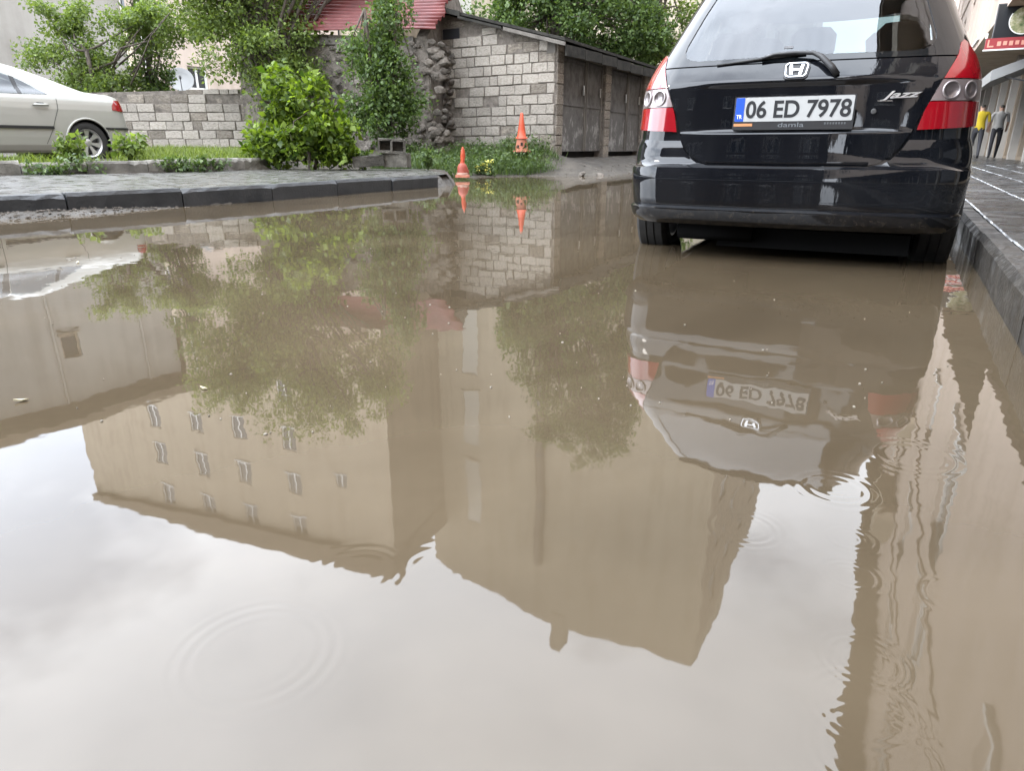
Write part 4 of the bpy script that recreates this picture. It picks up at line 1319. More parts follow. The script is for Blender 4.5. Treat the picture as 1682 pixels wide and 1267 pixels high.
# ---- hollow cinder blocks
M['cinder'] = noisy('mossy_cinder', [(0.3, (0.035, 0.032, 0.025)), (0.55, (0.085, 0.078, 0.065)), (0.75, (0.16, 0.15, 0.125))], 7, 8, 0.95, 0.9, 35, rand=0.3, bdist=0.015)
def cinder(label, loc, rot, sx=0.44, sy=0.2, sz=0.22, holes=True):
    bm = bmesh.new()
    t = 0.032
    xs_ = [-sx/2, -sx/2 + t, -t/2, t/2, sx/2 - t, sx/2]
    zs_ = [-sz/2, -sz/2 + t, sz/2 - t, sz/2]
    root = empty('cinder_block', loc); root.rotation_euler = rot
    tag(root, label, 'cinder block', 'old blocks by the pavement')
    mb = MB()
    for i in range(5):
        for j in range(3):
            hole = holes and i in (1, 3) and j == 1
            x0, x1, z0, z1 = xs_[i], xs_[i+1], zs_[j], zs_[j+1]
            if hole:
                d = sy * 0.85
                f0 = [(x0, -sy/2, z0), (x1, -sy/2, z0), (x1, -sy/2, z1), (x0, -sy/2, z1)]
                f1 = [(x0 + .01, -sy/2 + d, z0 + .01), (x1 - .01, -sy/2 + d, z0 + .01), (x1 - .01, -sy/2 + d, z1 - .01), (x0 + .01, -sy/2 + d, z1 - .01)]
                mb.add(f0 + f1, [(0, 4, 5, 1), (1, 5, 6, 2), (2, 6, 7, 3), (3, 7, 4, 0), (4, 7, 6, 5)])
            else:
                mb.add([(x0, -sy/2, z0), (x1, -sy/2, z0), (x1, -sy/2, z1), (x0, -sy/2, z1)], [(0, 1, 2, 3)])
    a, b_ = sx/2, sy/2
    mb.add([(-a, b_, -sz/2), (a, b_, -sz/2), (a, b_, sz/2), (-a, b_, sz/2), (-a, -b_, -sz/2), (a, -b_, -sz/2), (a, -b_, sz/2), (-a, -b_, sz/2)],
           [(1, 0, 3, 2), (5, 1, 2, 6), (0, 4, 7, 3), (3, 7, 6, 2), (4, 0, 1, 5)])
    me = mb.mesh('body')
    bm.from_mesh(me)
    bmesh.ops.remove_doubles(bm, verts=bm.verts, dist=0.0005)
    for v in bm.verts: v.co += Vector((random.uniform(-.005, .005), random.uniform(-.005, .005), random.uniform(-.005, .005)))
    bm.to_mesh(me); bm.free()
    link('body', me, M['cinder'], root)
cinder('hollow cinder block with two holes on top of the pile', (-1.97, 11.75, 0.555), (0.05, 0.06, 0.1))
cinder('dark broken cinder block under the hollow one', (-1.90, 11.8, 0.33), (0.0, 0.0, -0.15), 0.40, 0.24, 0.22, False)
cinder('flat cinder slab lying left of the hollow block', (-2.36, 11.7, 0.32), (0.05, -0.06, 0.2), 0.50, 0.22, 0.16, False)

# ---- loose stones on the bank: a thing each
rs = random.Random(14)
for k, (x, y, s_) in enumerate(((1.35, 13.75, 0.17), (1.75, 13.95, 0.12), (-1.1, 13.35, 0.13))):
    lab = ('grey stone at the foot of the shed corner', 'flat stone in the mud before the shed doors', 'stone behind the small crumpled cone')[k]
    o = link('stone', STN[k].copy(), None, None, (x, y, max(gh(x, y), 0) + s_ * 0.15), (rs.uniform(0, 6), 0.2, rs.uniform(0, 6)), (s_ * 1.6, s_, s_ * .6))
    tag(o, lab, 'stone')
gv = MB(); rs = random.Random(31)
for (x, y) in region(900, [(-1.2, 12.6), (0.4, 13.2), (1.6, 13.3), (3.4, 15.2), (5.2, 19.0), (4.2, 19.5), (1.1, 14.6), (0.2, 14.3), (-1.0, 13.8)], 3) + region(1500, [(-6.2, 3.2), (-3.4, 6.0), (-2.6, 7.0), (-2.75, 7.2), (-4.3, 5.5), (-6.4, 3.4)], 4):
    z_ = gh(x, y); q = rs.uniform(0.004, 0.016)
    if z_ < -0.02: continue
    gv.lathe([(0.001, -q * .5), (q, -q * .2), (q * .8, q * .4), (0.001, q * .55)], 5, Matrix.Translation((x, y, z_ + q * .2)) @ Matrix.Rotation(rs.uniform(0, 6), 4, 'Z') @ Matrix.Diagonal((1.3, 0.8, 1, 1)))
tag(gv.build('gravel', M['stone']), 'wet gravel and grit along the water edge', 'gravel', kind='stuff')
# planks lying in the mud before the doors
for k, (a, d, ln, rz) in enumerate(((2.2, 0.75, 2.2, 0.1), (3.0, 0.45, 2.6, 0.03))):
    p = SC0 + US * a + NS * d
    mb = MB(); mb.box((-ln/2, -0.06, 0), (ln/2, 0.06, 0.05))
    o = mb.build('plank', M['oldwood'], loc=(p.x, p.y, 0.13 if k else 0.04), rot=(0.02, -0.0, math.atan2(US.y, US.x) + rz))
    tag(o, ('wet grey plank in the mud nearer the water', 'wet grey plank close under the shed doors')[k], 'plank')

# ---- hanging shop signs on the right
M['black'] = simple('black_sign_face', (0.012, 0.013, 0.015), 0.3)
M['signred'] = simple('red_sign_face', (0.28, 0.03, 0.035), 0.45)
M['signwhite'] = simple('sign_white', (0.78, 0.78, 0.75), 0.4)
def sign_frame(perp, along):
    """matrix: x to the right, y away from the viewer, z up"""
    m = Matrix.Identity(4)
    p = W(perp, along)
    for i in range(3):
        m[i][0] = NS[i]; m[i][1] = US[i]; m[i][2] = Z[i]; m[i][3] = p[i]
    return m
sg = empty('shop_sign'); tag(sg, 'black square shop sign with round picture jutting over the right sidewalk', 'sign')
Mx = sign_frame(1.36, 20.0)
mb = MB(); mb.box((0, 0, 2.83), (1.0, 0.12, 3.50), Mx); mb.build('board', M['black'], sg)
mb = MB(); mb.box((-0.02, -0.01, 2.81), (0.0, 0.13, 3.52), Mx); mb.box((1.0, -0.01, 2.81), (1.02, 0.13, 3.52), Mx); mb.box((0, -0.01, 2.81), (1.0, 0.13, 2.828), Mx); mb.box((0, -0.01, 3.502), (1.0, 0.13, 3.52), Mx)
mb.build('rim', M['darkmetal'], sg)
def disc(cx, cz, r0, r1, y, mat, name, parent, a0=0, a1=360, n=36):
    m2 = MB(); vs, fs = [], []
    for k in range(n + 1):
        a = R(a0 + (a1 - a0) * k / n)
        vs += [Mx @ Vector((cx + r0 * math.cos(a), y, cz + r0 * math.sin(a))), Mx @ Vector((cx + r1 * math.cos(a), y, cz + r1 * math.sin(a)))]
    for k in range(n): fs.append((2*k, 2*k+1, 2*k+3, 2*k+2))
    m2.add(vs, fs); return m2.build(name, mat, parent)
M['picgreen'] = noisy('sign_picture', [(0.35, (0.10, 0.15, 0.06)), (0.5, (0.30, 0.30, 0.16)), (0.65, (0.62, 0.58, 0.45))], 6, 5, 0.4, 0)
disc(0.52, 3.17, 0.0, 0.27, -0.004, M['picgreen'], 'picture', sg)
disc(0.52, 3.17, 0.27, 0.29, -0.005, M['signwhite'], 'picture_ring', sg, 150, 330)
mb = MB(); mb.box((1.02, 0.03, 3.3), (1.75, 0.07, 3.34), Mx); mb.box((1.02, 0.03, 2.95), (1.75, 0.07, 2.99), Mx); mb.build('bracket', M['darkmetal'], sg)
sr = empty('shop_sign'); tag(sr, 'red lettered shop sign below the black square sign', 'sign')
Mx = sign_frame(1.22, 19.7)
mb = MB(); mb.box((0, 0, 2.58), (1.3, 0.1, 2.80), Mx); mb.build('board', M['signred'], sr)
mb = MB(); mb.box((-0.02, -0.006, 2.55), (1.32, 0.106, 2.578), Mx); mb.box((-0.02, -0.006, 2.802), (0.02, 0.106, 2.90), Mx); mb.build('rim', M['signwhite'], sr)
mb = MB()
for k in range(9):      # the lettering is too far off to read: pale strokes
    mb.box((0.22 + k * 0.11, -0.004, 2.64 + 0.01 * (k % 2)), (0.29 + k * 0.11, 0.0, 2.73), Mx)
mb.box((0.04, -0.004, 2.62), (0.16, 0.0, 2.65), Mx); mb.box((0.04, -0.004, 2.65), (0.07, 0.0, 2.77), Mx)
mb.build('lettering', simple('faded_lettering', (0.62, 0.30, 0.22), 0.5), sr)
mb = MB(); mb.box((1.32, 0.03, 2.68), (1.95, 0.07, 2.72), Mx); mb.build('bracket', M['darkmetal'], sr)
# awning box under the signs
aw = empty('awning'); tag(aw, 'pale folded shop awning below the red sign', 'awning')
Mx = sign_frame(1.7, 23.0)
mb = MB(); q = [Vector(p) for p in ((0, 0, 2.15), (0, 5, 2.15), (1.4, 5, 2.75), (1.4, 0, 2.75), (0, 0, 2.42), (0, 5, 2.42), (1.4, 5, 2.95), (1.4, 0, 2.95))]
mb.add([Mx @ p for p in q], [(0, 1, 2, 3), (7, 6, 5, 4), (0, 4, 5, 1), (0, 3, 7, 4), (1, 5, 6, 2)])
mb.build('canopy', simple('awning_cloth', (0.28, 0.28, 0.275), 0.8), aw)
mb = MB(); mb.tube([Mx @ Vector((0.1, 0.1, 2.3)), Mx @ Vector((1.4, 0.1, 2.0))], 0.02, 6); mb.build('arm', M['darkmetal'], aw)

# ---- two people walking on the right sidewalk
def person(label, perp, along, shirt, trousers, hair, H=1.72, stride=0.18, face=1):
    base = W(perp, along, 0.156)
    root = empty('person', base, STREET_ROT); tag(root, label, 'person', 'people walking on the sidewalk')
    k = H / 1.72
    J = {'pel': (0, 0, .95), 'chest': (0, .02, 1.28), 'neck': (0, .02, 1.46), 'head0': (0, .03, 1.55), 'head': (0, .03, 1.66),
         'hl': (-.09, 0, .90), 'hr': (.09, 0, .90), 'kl': (-.10, stride * .7, .50), 'kr': (.10, -stride * .2, .49), 'al': (-.10, stride, .08), 'ar': (.10, -stride * 1.2, .12),
         'tl': (-.11, stride + .15, .03), 'tr': (.11, -stride * 1.2 + .13, .03), 'sl': (-.19, .01, 1.41), 'sr': (.19, .01, 1.41),
         'el': (-.25, -.06, 1.14), 'er': (.25, .05, 1.14), 'wl': (-.24, -.02, .90), 'wr': (.25, .15, .92), 'fl': (-.235, .02, .80), 'fr': (.245, .20, .83)}
    Rr = {'pel': .145, 'chest': .155, 'neck': .055, 'head0': .085, 'head': .095, 'hl': .095, 'hr': .095, 'kl': .062, 'kr': .062, 'al': .042, 'ar': .042, 'tl': .035, 'tr': .035,
          'sl': .065, 'sr': .065, 'el': .044, 'er': .044, 'wl': .032, 'wr': .032, 'fl': .03, 'fr': .03}
    E_ = [('pel', 'chest'), ('chest', 'neck'), ('neck', 'head0'), ('head0', 'head'), ('pel', 'hl'), ('pel', 'hr'), ('hl', 'kl'), ('hr', 'kr'), ('kl', 'al'), ('kr', 'ar'), ('al', 'tl'), ('ar', 'tr'),
          ('chest', 'sl'), ('chest', 'sr'), ('sl', 'el'), ('sr', 'er'), ('el', 'wl'), ('er', 'wr'), ('wl', 'fl'), ('wr', 'fr')]
    names = list(J)
    me = bpy.data.meshes.new('body')
    me.from_pydata([tuple(c * k for c in J[n_]) for n_ in names], [(names.index(a), names.index(b_)) for a, b_ in E_], [])
    o = bpy.data.objects.new('body', me); col.objects.link(o); o.parent = root
    o.modifiers.new('skin', 'SKIN')
    for i, n_ in enumerate(names):
        sv = me.skin_vertices[0].data[i]
        sv.radius = (Rr[n_], Rr[n_] * (0.72 if n_ in ('pel', 'chest') else 1.0))
        sv.use_root = (n_ == 'pel')
    ss = o.modifiers.new('sub', 'SUBSURF'); ss.levels = 1; ss.render_levels = 2
    dg = bpy.context.evaluated_depsgraph_get()
    m2 = bpy.data.meshes.new_from_object(o.evaluated_get(dg))
    o.modifiers.clear(); o.data = m2
    skin = simple('skin', (0.42, 0.26, 0.19), 0.6)
    for mt in (simple('shirt', shirt, 0.85), simple('trousers', trousers, 0.85), skin, simple('hair', hair, 0.6), simple('shoes', (0.03, 0.03, 0.03), 0.5)): m2.materials.append(mt)
    for p in m2.polygons:
        c = p.center / k
        p.use_smooth = True
        if c.z > 1.70 or (c.z > 1.58 and c.y < 0.05): p.material_index = 3
        elif c.z > 1.47: p.material_index = 2
        elif abs(c.x) > 0.19 and c.z < 1.13: p.material_index = 2
        elif c.z > 0.92: p.material_index = 0
        elif c.z > 0.1: p.material_index = 1
        else: p.material_index = 4
    return root
person('person in a bright yellow jacket walking beside the car', 2.0, 27.3, (0.45, 0.33, 0.015), (0.03, 0.03, 0.035), (0.03, 0.025, 0.02), 1.70)
person('person in a pale shirt and dark trousers on the sidewalk', 2.62, 28.6, (0.34, 0.33, 0.315), (0.025, 0.025, 0.03), (0.03, 0.025, 0.02), 1.74, -0.16)

# ================================================================== CARS
def glass_mat(name, tint, rough=0.0, ior=1.8):
    m, t, b = new_mat(name)
    o = t.nodes['Material Output']
    tr = nd(t, 'ShaderNodeBsdfTransparent'); tr.inputs['Color'].default_value = rgba(tint)
    gl = nd(t, 'ShaderNodeBsdfGlossy'); gl.inputs['Roughness'].default_value = rough; gl.inputs['Color'].default_value = (0.95, 0.97, 1, 1)
    fr = nd(t, 'ShaderNodeFresnel'); fr.inputs['IOR'].default_value = ior
    ms = nd(t, 'ShaderNodeMixShader')
    t.links.new(fr.outputs['Fac'], ms.inputs['Fac']); t.links.new(tr.outputs['BSDF'], ms.inputs[1]); t.links.new(gl.outputs['BSDF'], ms.inputs[2])
    t.links.new(ms.outputs['Shader'], o.inputs['Surface'])
    return m
def paint_mat(name, base, metal, rough, wet=0.0):
    m, t, b = new_mat(name)
    b.inputs['Base Color'].default_value = rgba(base)
    b.inputs['Metallic'].default_value = metal
    b.inputs['Roughness'].default_value = rough
    b.inputs['Specular IOR Level'].default_value = 0.0 if metal == 0 else 0.5
    b.inputs['Coat Weight'].default_value = 1.0
    b.inputs['Coat Roughness'].default_value = 0.02
    b.inputs['Coat IOR'].default_value = 1.5
    if wet:
        c = nd(t, 'ShaderNodeTexCoord')
        mm = nd(t, 'ShaderNodeMapping'); mm.inputs['Scale'].default_value = (1, 1, 0.22)
        t.links.new(c.outputs['Object'], mm.inputs['Vector'])
        n = nd(t, 'ShaderNodeTexNoise'); n.inputs['Scale'].default_value = 26; n.inputs['Detail'].default_value = 5
        t.links.new(mm.outputs['Vector'], n.inputs['Vector'])
        bp = nd(t, 'ShaderNodeBump'); bp.inputs['Strength'].default_value = wet; bp.inputs['Distance'].default_value = 0.002
        t.links.new(n.outputs['Fac'], bp.inputs['Height'])
        t.links.new(bp.outputs['Normal'], b.inputs['Coat Normal'])
        # road film: faint dried dirt
        n2_ = nd(t, 'ShaderNodeTexNoise'); n2_.inputs['Scale'].default_value = 5; n2_.inputs['Detail'].default_value = 8
        t.links.new(mm.outputs['Vector'], n2_.inputs['Vector'])
        r = ramp(t, [(0.42, (0, 0, 0)), (0.75, (1, 1, 1))])
        t.links.new(n2_.outputs['Fac'], r.inputs['Fac'])
        mxc = nd(t, 'ShaderNodeMix', data_type='RGBA')
        mxc.inputs['A'].default_value = rgba(base); mxc.inputs['B'].default_value = (base[0] + 0.005, base[1] + 0.005, base[2] + 0.005, 1)
        t.links.new(r.outputs['Color'], mxc.inputs['Factor'])
        # mud splashed up from the street, thickest near the sills
        sp = nd(t, 'ShaderNodeSeparateXYZ'); t.links.new(c.outputs['Object'], sp.inputs['Vector'])
        mr = nd(t, 'ShaderNodeMapRange'); mr.inputs['From Min'].default_value = 0.50; mr.inputs['From Max'].default_value = 0.18
        mr.inputs['To Min'].default_value = -0.35; mr.inputs['To Max'].default_value = 0.05
        t.links.new(sp.outputs['Z'], mr.inputs['Value'])
        n4 = nd(t, 'ShaderNodeTexNoise'); n4.inputs['Scale'].default_value = 38; n4.inputs['Detail'].default_value = 8; n4.inputs['Roughness'].default_value = 0.7
        t.links.new(c.outputs['Object'], n4.inputs['Vector'])
        ad = nd(t, 'ShaderNodeMath', operation='ADD'); t.links.new(n4.outputs['Fac'], ad.inputs[0]); t.links.new(mr.outputs['Result'], ad.inputs[1])
        r4 = ramp(t, [(0.50, (0, 0, 0)), (0.66, (0.35, 0.35, 0.35))]); t.links.new(ad.outputs['Value'], r4.inputs['Fac'])
        mx4 = nd(t, 'ShaderNodeMix', data_type='RGBA'); mx4.inputs['B'].default_value = (0.055, 0.045, 0.034, 1)
        t.links.new(r4.outputs['Color'], mx4.inputs['Factor']); t.links.new(mxc.outputs['Result'], mx4.inputs['A'])
        t.links.new(mx4.outputs['Result'], b.inputs['Base Color'])
    return m
M['blackpaint'] = paint_mat('wet_black_paint', (0.0028, 0.0034, 0.005), 0.0, 0.4, 0.14)
M['blackgloss'] = paint_mat('black_glass_border', (0.004, 0.005, 0.006), 0.0, 0.1, 0.06)
M['silver'] = paint_mat('champagne_silver_paint', (0.33, 0.325, 0.295), 0.25, 0.42)
M['silver'].node_tree.nodes['Principled BSDF'].inputs['Coat Weight'].default_value = 0.55
M['seam'] = simple('panel_gap', (0.004, 0.004, 0.004), 0.8)
M['rubber'] = noisy('tyre_rubber', [(0.3, (0.010, 0.010, 0.010)), (0.7, (0.025, 0.024, 0.023))], 12, 5, 0.7, 0.3, 50)
M['plastic'] = simple('black_plastic', (0.012, 0.012, 0.013), 0.45)
M['chrome'] = simple('chrome', (0.62, 0.63, 0.65), 0.16, 1.0)
M['alloy'] = simple('alloy_rim', (0.50, 0.50, 0.50), 0.35, 0.8)
M['redlens'] = simple('red_lamp_lens', (0.22, 0.003, 0.008), 0.12, coat=1.0)
M['clearlens'] = simple('clear_lamp_lens', (0.22, 0.175, 0.17), 0.3, 0.3, coat=1.0)
M['lampbowl'] = simple('lamp_bowl', (0.13, 0.11, 0.11), 0.3, 0.5, coat=1.0)
M['cabin'] = simple('cabin_trim', (0.035, 0.035, 0.038), 0.8)
M['rearglass'] = glass_mat('wet_tinted_rear_glass', (0.30, 0.33, 0.33), ior=1.72)
M['sideglass'] = glass_mat('side_glass', (0.30, 0.36, 0.34))

class Body:
    def __init__(s, rows, bow_r, bow_f, L_, barrel=0.02):
        s.rows = rows; s.bow_r = bow_r; s.bow_f = bow_f; s.L = L_; s.barrel = barrel; s.cache = {}
        s.zs = [r_[0] for r_ in rows]
    def row(s, z):
        z = min(max(z, s.zs[0]), s.zs[-1])
        for i in range(len(s.rows) - 1):
            if z <= s.rows[i+1][0]:
                a, b_ = s.rows[i], s.rows[i+1]
                f = (z - a[0]) / (b_[0] - a[0])
                return [p + (q - p) * f for p, q in zip(a, b_)]
        return list(s.rows[-1])
    def plan(s, z):
        k = round(z, 4)
        if k in s.cache: return s.cache[k]
        _, dr, df, w, rr, rf = s.row(z)
        pts = []
        x1 = w - rr
        for i in range(12):
            x = x1 * i / 12
            pts.append((x, dr + s.bow_r * (x / w) ** 2))
        cy = dr + s.bow_r * (x1 / w) ** 2 + rr
        for i in range(13):
            a = -math.pi / 2 + math.pi / 2 * i / 12
            pts.append((x1 + rr * math.cos(a), cy + rr * math.sin(a)))
        fy = df - s.bow_f * ((w - rf) / w) ** 2 - rf
        ns = 60
        for i in range(1, ns):
            y = cy + (fy - cy) * i / ns
            u_ = i / ns
            pts.append((w + s.barrel * math.sin(math.pi * u_), y))
        for i in range(11):
            a = math.pi / 2 * i / 10
            pts.append((w - rf + rf * math.cos(a), fy + rf * math.sin(a)))
        for i in range(1, 11):
            x = (w - rf) * (1 - i / 10)
            pts.append((x, df - s.bow_f * (x / w) ** 2))
        acc = [0.0]
        for i in range(1, len(pts)): acc.append(acc[-1] + math.hypot(pts[i][0] - pts[i-1][0], pts[i][1] - pts[i-1][1]))
        P = np.array(pts)
        s.cache[k] = (P, np.array(acc))
        return s.cache[k]
    def S(s, t, z):
        P, A = s.plan(z)
        x = np.interp(abs(t), A, P[:, 0]); y = np.interp(abs(t), A, P[:, 1])
        return Vector((x if t >= 0 else -x, y, z))
    def side(s, y, z, sgn):
        P, A = s.plan(z)
        x = np.interp(y, P[12:95, 1], P[12:95, 0])
        return Vector((sgn * x, y, z))
    def nS(s, t, z):
        e = 0.012
        a = s.S(t + e, z) - s.S(t - e, z); b_ = s.S(t, min(z + e, s.zs[-1])) - s.S(t, max(z - e, s.zs[0]))
        n = a.cross(b_); n.normalize()
        return n
    def nside(s, y, z, sgn):
        e = 0.012
        a = s.side(y + e, z, sgn) - s.side(y - e, z, sgn); b_ = s.side(y, min(z + e, s.zs[-1]), sgn) - s.side(y, max(z - e, s.zs[0]), sgn)
        n = a.cross(b_) * sgn; n.normalize()
        return n
    def frame(s, t, z, off=0.0):
        n = s.nS(t, z)
        e = 0.02
        up = (s.S(t, z + e) - s.S(t, z - e)).normalized()
        x = up.cross(n).normalized(); up = n.cross(x).normalized()
        p = s.S(t, z) + n * off
        m = Matrix.Identity(4)
        for i in range(3):
            m[i][0] = x[i]; m[i][1] = up[i]; m[i][2] = n[i]; m[i][3] = p[i]
        return m
    def patch(s, name, poly, off, mat, parent, mode='rear', sgn=1, step=0.03, depth=0.012, offf=None, zl=(), tl=(), angle=40):
        bm = bmesh.new()
        vs = [bm.verts.new((p[0], p[1], 0)) for p in poly]
        bm.faces.new(vs)
        t0, t1 = min(p[0] for p in poly), max(p[0] for p in poly); z0, z1 = min(p[1] for p in poly), max(p[1] for p in poly)
        cuts = [((1, 0, 0), (t0 + step * k, 0, 0)) for k in range(1, int((t1 - t0) / step) + 1)] + [((1, 0, 0), (q, 0, 0)) for q in tl]
        cuts += [((0, 1, 0), (0, z0 + step * k, 0)) for k in range(1, int((z1 - z0) / step) + 1)] + [((0, 1, 0), (0, q, 0)) for q in zl]
        for nrm_, co in cuts:
            bmesh.ops.bisect_plane(bm, geom=list(bm.verts) + list(bm.edges) + list(bm.faces), plane_co=co, plane_no=nrm_, dist=1e-5)
        lay = bm.verts.layers.float.new('dep')
        be = [e for e in bm.edges if e.is_boundary]
        if depth > 0:
            r_ = bmesh.ops.extrude_edge_only(bm, edges=be)
            for g in r_['geom']:
                if isinstance(g, bmesh.types.BMVert): g[lay] = depth
        for v in bm.verts:
            a, b_ = v.co.x, v.co.y
            d = off - v[lay] + (offf(a, b_) if offf else 0)
            if mode == 'rear': v.co = s.S(a, b_) + s.nS(a, b_) * d
            else: v.co = s.side(a, b_, sgn) + s.nside(a, b_, sgn) * d
        if mode == 'side' and sgn < 0: bmesh.ops.reverse_faces(bm, faces=bm.faces)
        bmesh.ops.recalc_face_normals(bm, faces=bm.faces)
        me = bpy.data.meshes.new(name); bm.to_mesh(me); bm.free()
        # make sure normals look outwards
        if len(me.polygons):
            p = max(me.polygons, key=lambda q: q.area)
            c = p.center
            cen = Vector((0, s.L * 0.45, 0.7))
            if (c - cen).dot(p.normal) < 0: me.flip_normals()
        me.polygons.foreach_set('use_smooth', [True] * len(me.polygons))
        me.set_sharp_from_angle(angle=R(angle))
        return link(name, me, mat, parent)
    def shell(s, name, zrows, mat, parent, arches, arch_r, arch_z, openings, off=-0.004):
        """whole body skin with wheel arches and window openings cut out"""
        N = None
        verts, faces = [], []
        for z in zrows:
            P, A = s.plan(z)
            N = len(P)
            for sg_ in (1, -1):
                for (x, y) in P:
                    verts.append(Vector((sg_ * (x + (off if x > .01 else 0)), y, z)))
        nr = len(zrows)
        kill = set()
        for i, v in enumerate(verts):
            if abs(v.x) < 0.6: continue
            for ay in arches:
                d = math.hypot(v.y - ay, v.z - arch_z)
                if d < arch_r:
                    if d > arch_r - 0.05 and d > 1e-3:
                        q = arch_r / d
                        v.y = ay + (v.y - ay) * q; v.z = arch_z + (v.z - arch_z) * q
                    else: kill.add(i)
        for j in range(nr - 1):
            for h in (0, 1):
                o0, o1 = (j * 2 + h) * N, ((j + 1) * 2 + h) * N
                for i in range(N - 1):
                    q = (o0 + i, o0 + i + 1, o1 + i + 1, o1 + i)
                    if any(k in kill for k in q): continue
                    c = (verts[q[0]] + verts[q[1]] + verts[q[2]] + verts[q[3]]) / 4
                    if any(op(c) for op in openings): continue
                    faces.append(q if h == 0 else q[::-1])
        for j, flip in ((nr - 1, False),):
            a, b_ = (j * 2) * N, (j * 2 + 1) * N
            for i in range(N - 1):
                q = (a + i, a + i + 1, b_ + i + 1, b_ + i)
                faces.append(q if not flip else q[::-1])
        me = bpy.data.meshes.new(name); me.from_pydata([tuple(v) for v in verts], [], faces); me.validate()
        bm = bmesh.new(); bm.from_mesh(me); bmesh.ops.remove_doubles(bm, verts=bm.verts, dist=0.0004); bmesh.ops.dissolve_degenerate(bm, edges=bm.edges, dist=0.0002)
        bmesh.ops.recalc_face_normals(bm, faces=bm.faces); bm.to_mesh(me); bm.free()
        me.polygons.foreach_set('use_smooth', [True] * len(me.polygons)); me.set_sharp_from_angle(angle=R(35))
        return link(name, me, mat, parent)
def in_poly(x, y, poly):
    c = False
    n = len(poly)
    for i in range(n):
        (ax, ay), (bx, by) = poly[i], poly[(i + 1) % n]
        if (ay > y) != (by > y) and x < (bx - ax) * (y - ay) / (by - ay) + ax: c = not c
    return c
def shrink(poly, k):
    cx = sum(p[0] for p in poly) / len(poly); cy = sum(p[1] for p in poly) / len(poly)
    return [(cx + (p[0] - cx) * k, cy + (p[1] - cy) * k) for p in poly]
def sym(half):
    """mirror a half outline (t>=0, bottom centre first, counter-clockwise)"""
    return half + [(-a, b_) for a, b_ in half[::-1] if a > 1e-6]
def wheel(parent, loc, sgn, r_, wid, rim, spokes, mats):
    w = empty('wheel', loc, 0, parent)
    rot = Matrix.Rotation(math.pi / 2 * sgn, 4, 'Y')
    mb = MB()
    h = wid / 2
    mb.lathe([(rim, -h * .82), (rim + .01, -h * .95), (r_ - .05, -h), (r_ - .018, -h * .92), (r_, -h * .72), (r_, -h * .3), (r_ - .008, -h * .27), (r_ - .008, -h * .22), (r_, -h * .2),
              (r_, h * .2), (r_ - .008, h * .22), (r_ - .008, h * .27), (r_, h * .3), (r_, h * .72), (r_ - .018, h * .92), (r_ - .05, h), (rim + .01, h * .95), (rim, h * .82)], 48, rot)
    mb.build('tyre', M['rubber'], w, smooth=True, angle=40)
    mb = MB()
    mb.lathe([(rim, -h * .82), (rim - .012, -h * .80), (rim - .03, -h * .4), (rim - .035, h * .3), (rim - .012, h * .72), (rim, h * .82)], 40, rot)
    for k in range(spokes):
        a0 = 2 * math.pi * k / spokes
        vs = []
        for (rr, da, zz) in ((0.05, .36, .5), (rim * .55, .21, .56), (rim - .015, .24, .66)):
            for sg_ in (-1, 1):
                for dz in (0, -.018):
                    a = a0 + sg_ * da
                    vs.append(rot @ Vector((rr * math.cos(a), rr * math.sin(a), h * zz + dz)))
        # each station: (-,top),(-,low),(+,top),(+,low)
        fs = []
        for st in range(2):
            o = st * 4
            fs += [(o, o + 2, o + 6, o + 4), (o + 1, o + 5, o + 7, o + 3), (o, o + 4, o + 5, o + 1), (o + 2, o + 3, o + 7, o + 6)]
        mb.add(vs, fs)
    mb.lathe([(0.001, h * .58), (.045, h * .57), (.06, h * .5), (.06, h * .2), (.001, h * .2)], 16, rot)
    mb.build('rim', mats, w, smooth=True, angle=35)
    mb = MB(); mb.lathe([(0.001, -h * .1), (rim - .05, -h * .1), (rim - .05, 0.0), (0.001, 0.0)], 24, rot); mb.build('brake_drum', M['darkmetal'], w)
    return w
def fit_text(o, wdt, hgt):
    """scale a text mesh so that its bounding box has this width and height, centred on the origin"""
    me = o.data
    n = len(me.vertices); a = np.empty(n * 3); me.vertices.foreach_get('co', a); a = a.reshape(-1, 3)
    lo, hi = a.min(0), a.max(0)
    a[:, 0] = (a[:, 0] - (lo[0] + hi[0]) / 2) * wdt / (hi[0] - lo[0])
    a[:, 1] = (a[:, 1] - (lo[1] + hi[1]) / 2) * hgt / (hi[1] - lo[1])
    me.vertices.foreach_set('co', a.reshape(-1)); me.update()

# ------------------------------------------------------------------ black hatchback
car = empty('hatchback', W(-0.497, 3.65, 0), STREET_ROT + 0.04)
tag(car, 'wet black hatchback parked in the puddle beside the right kerb', 'car')
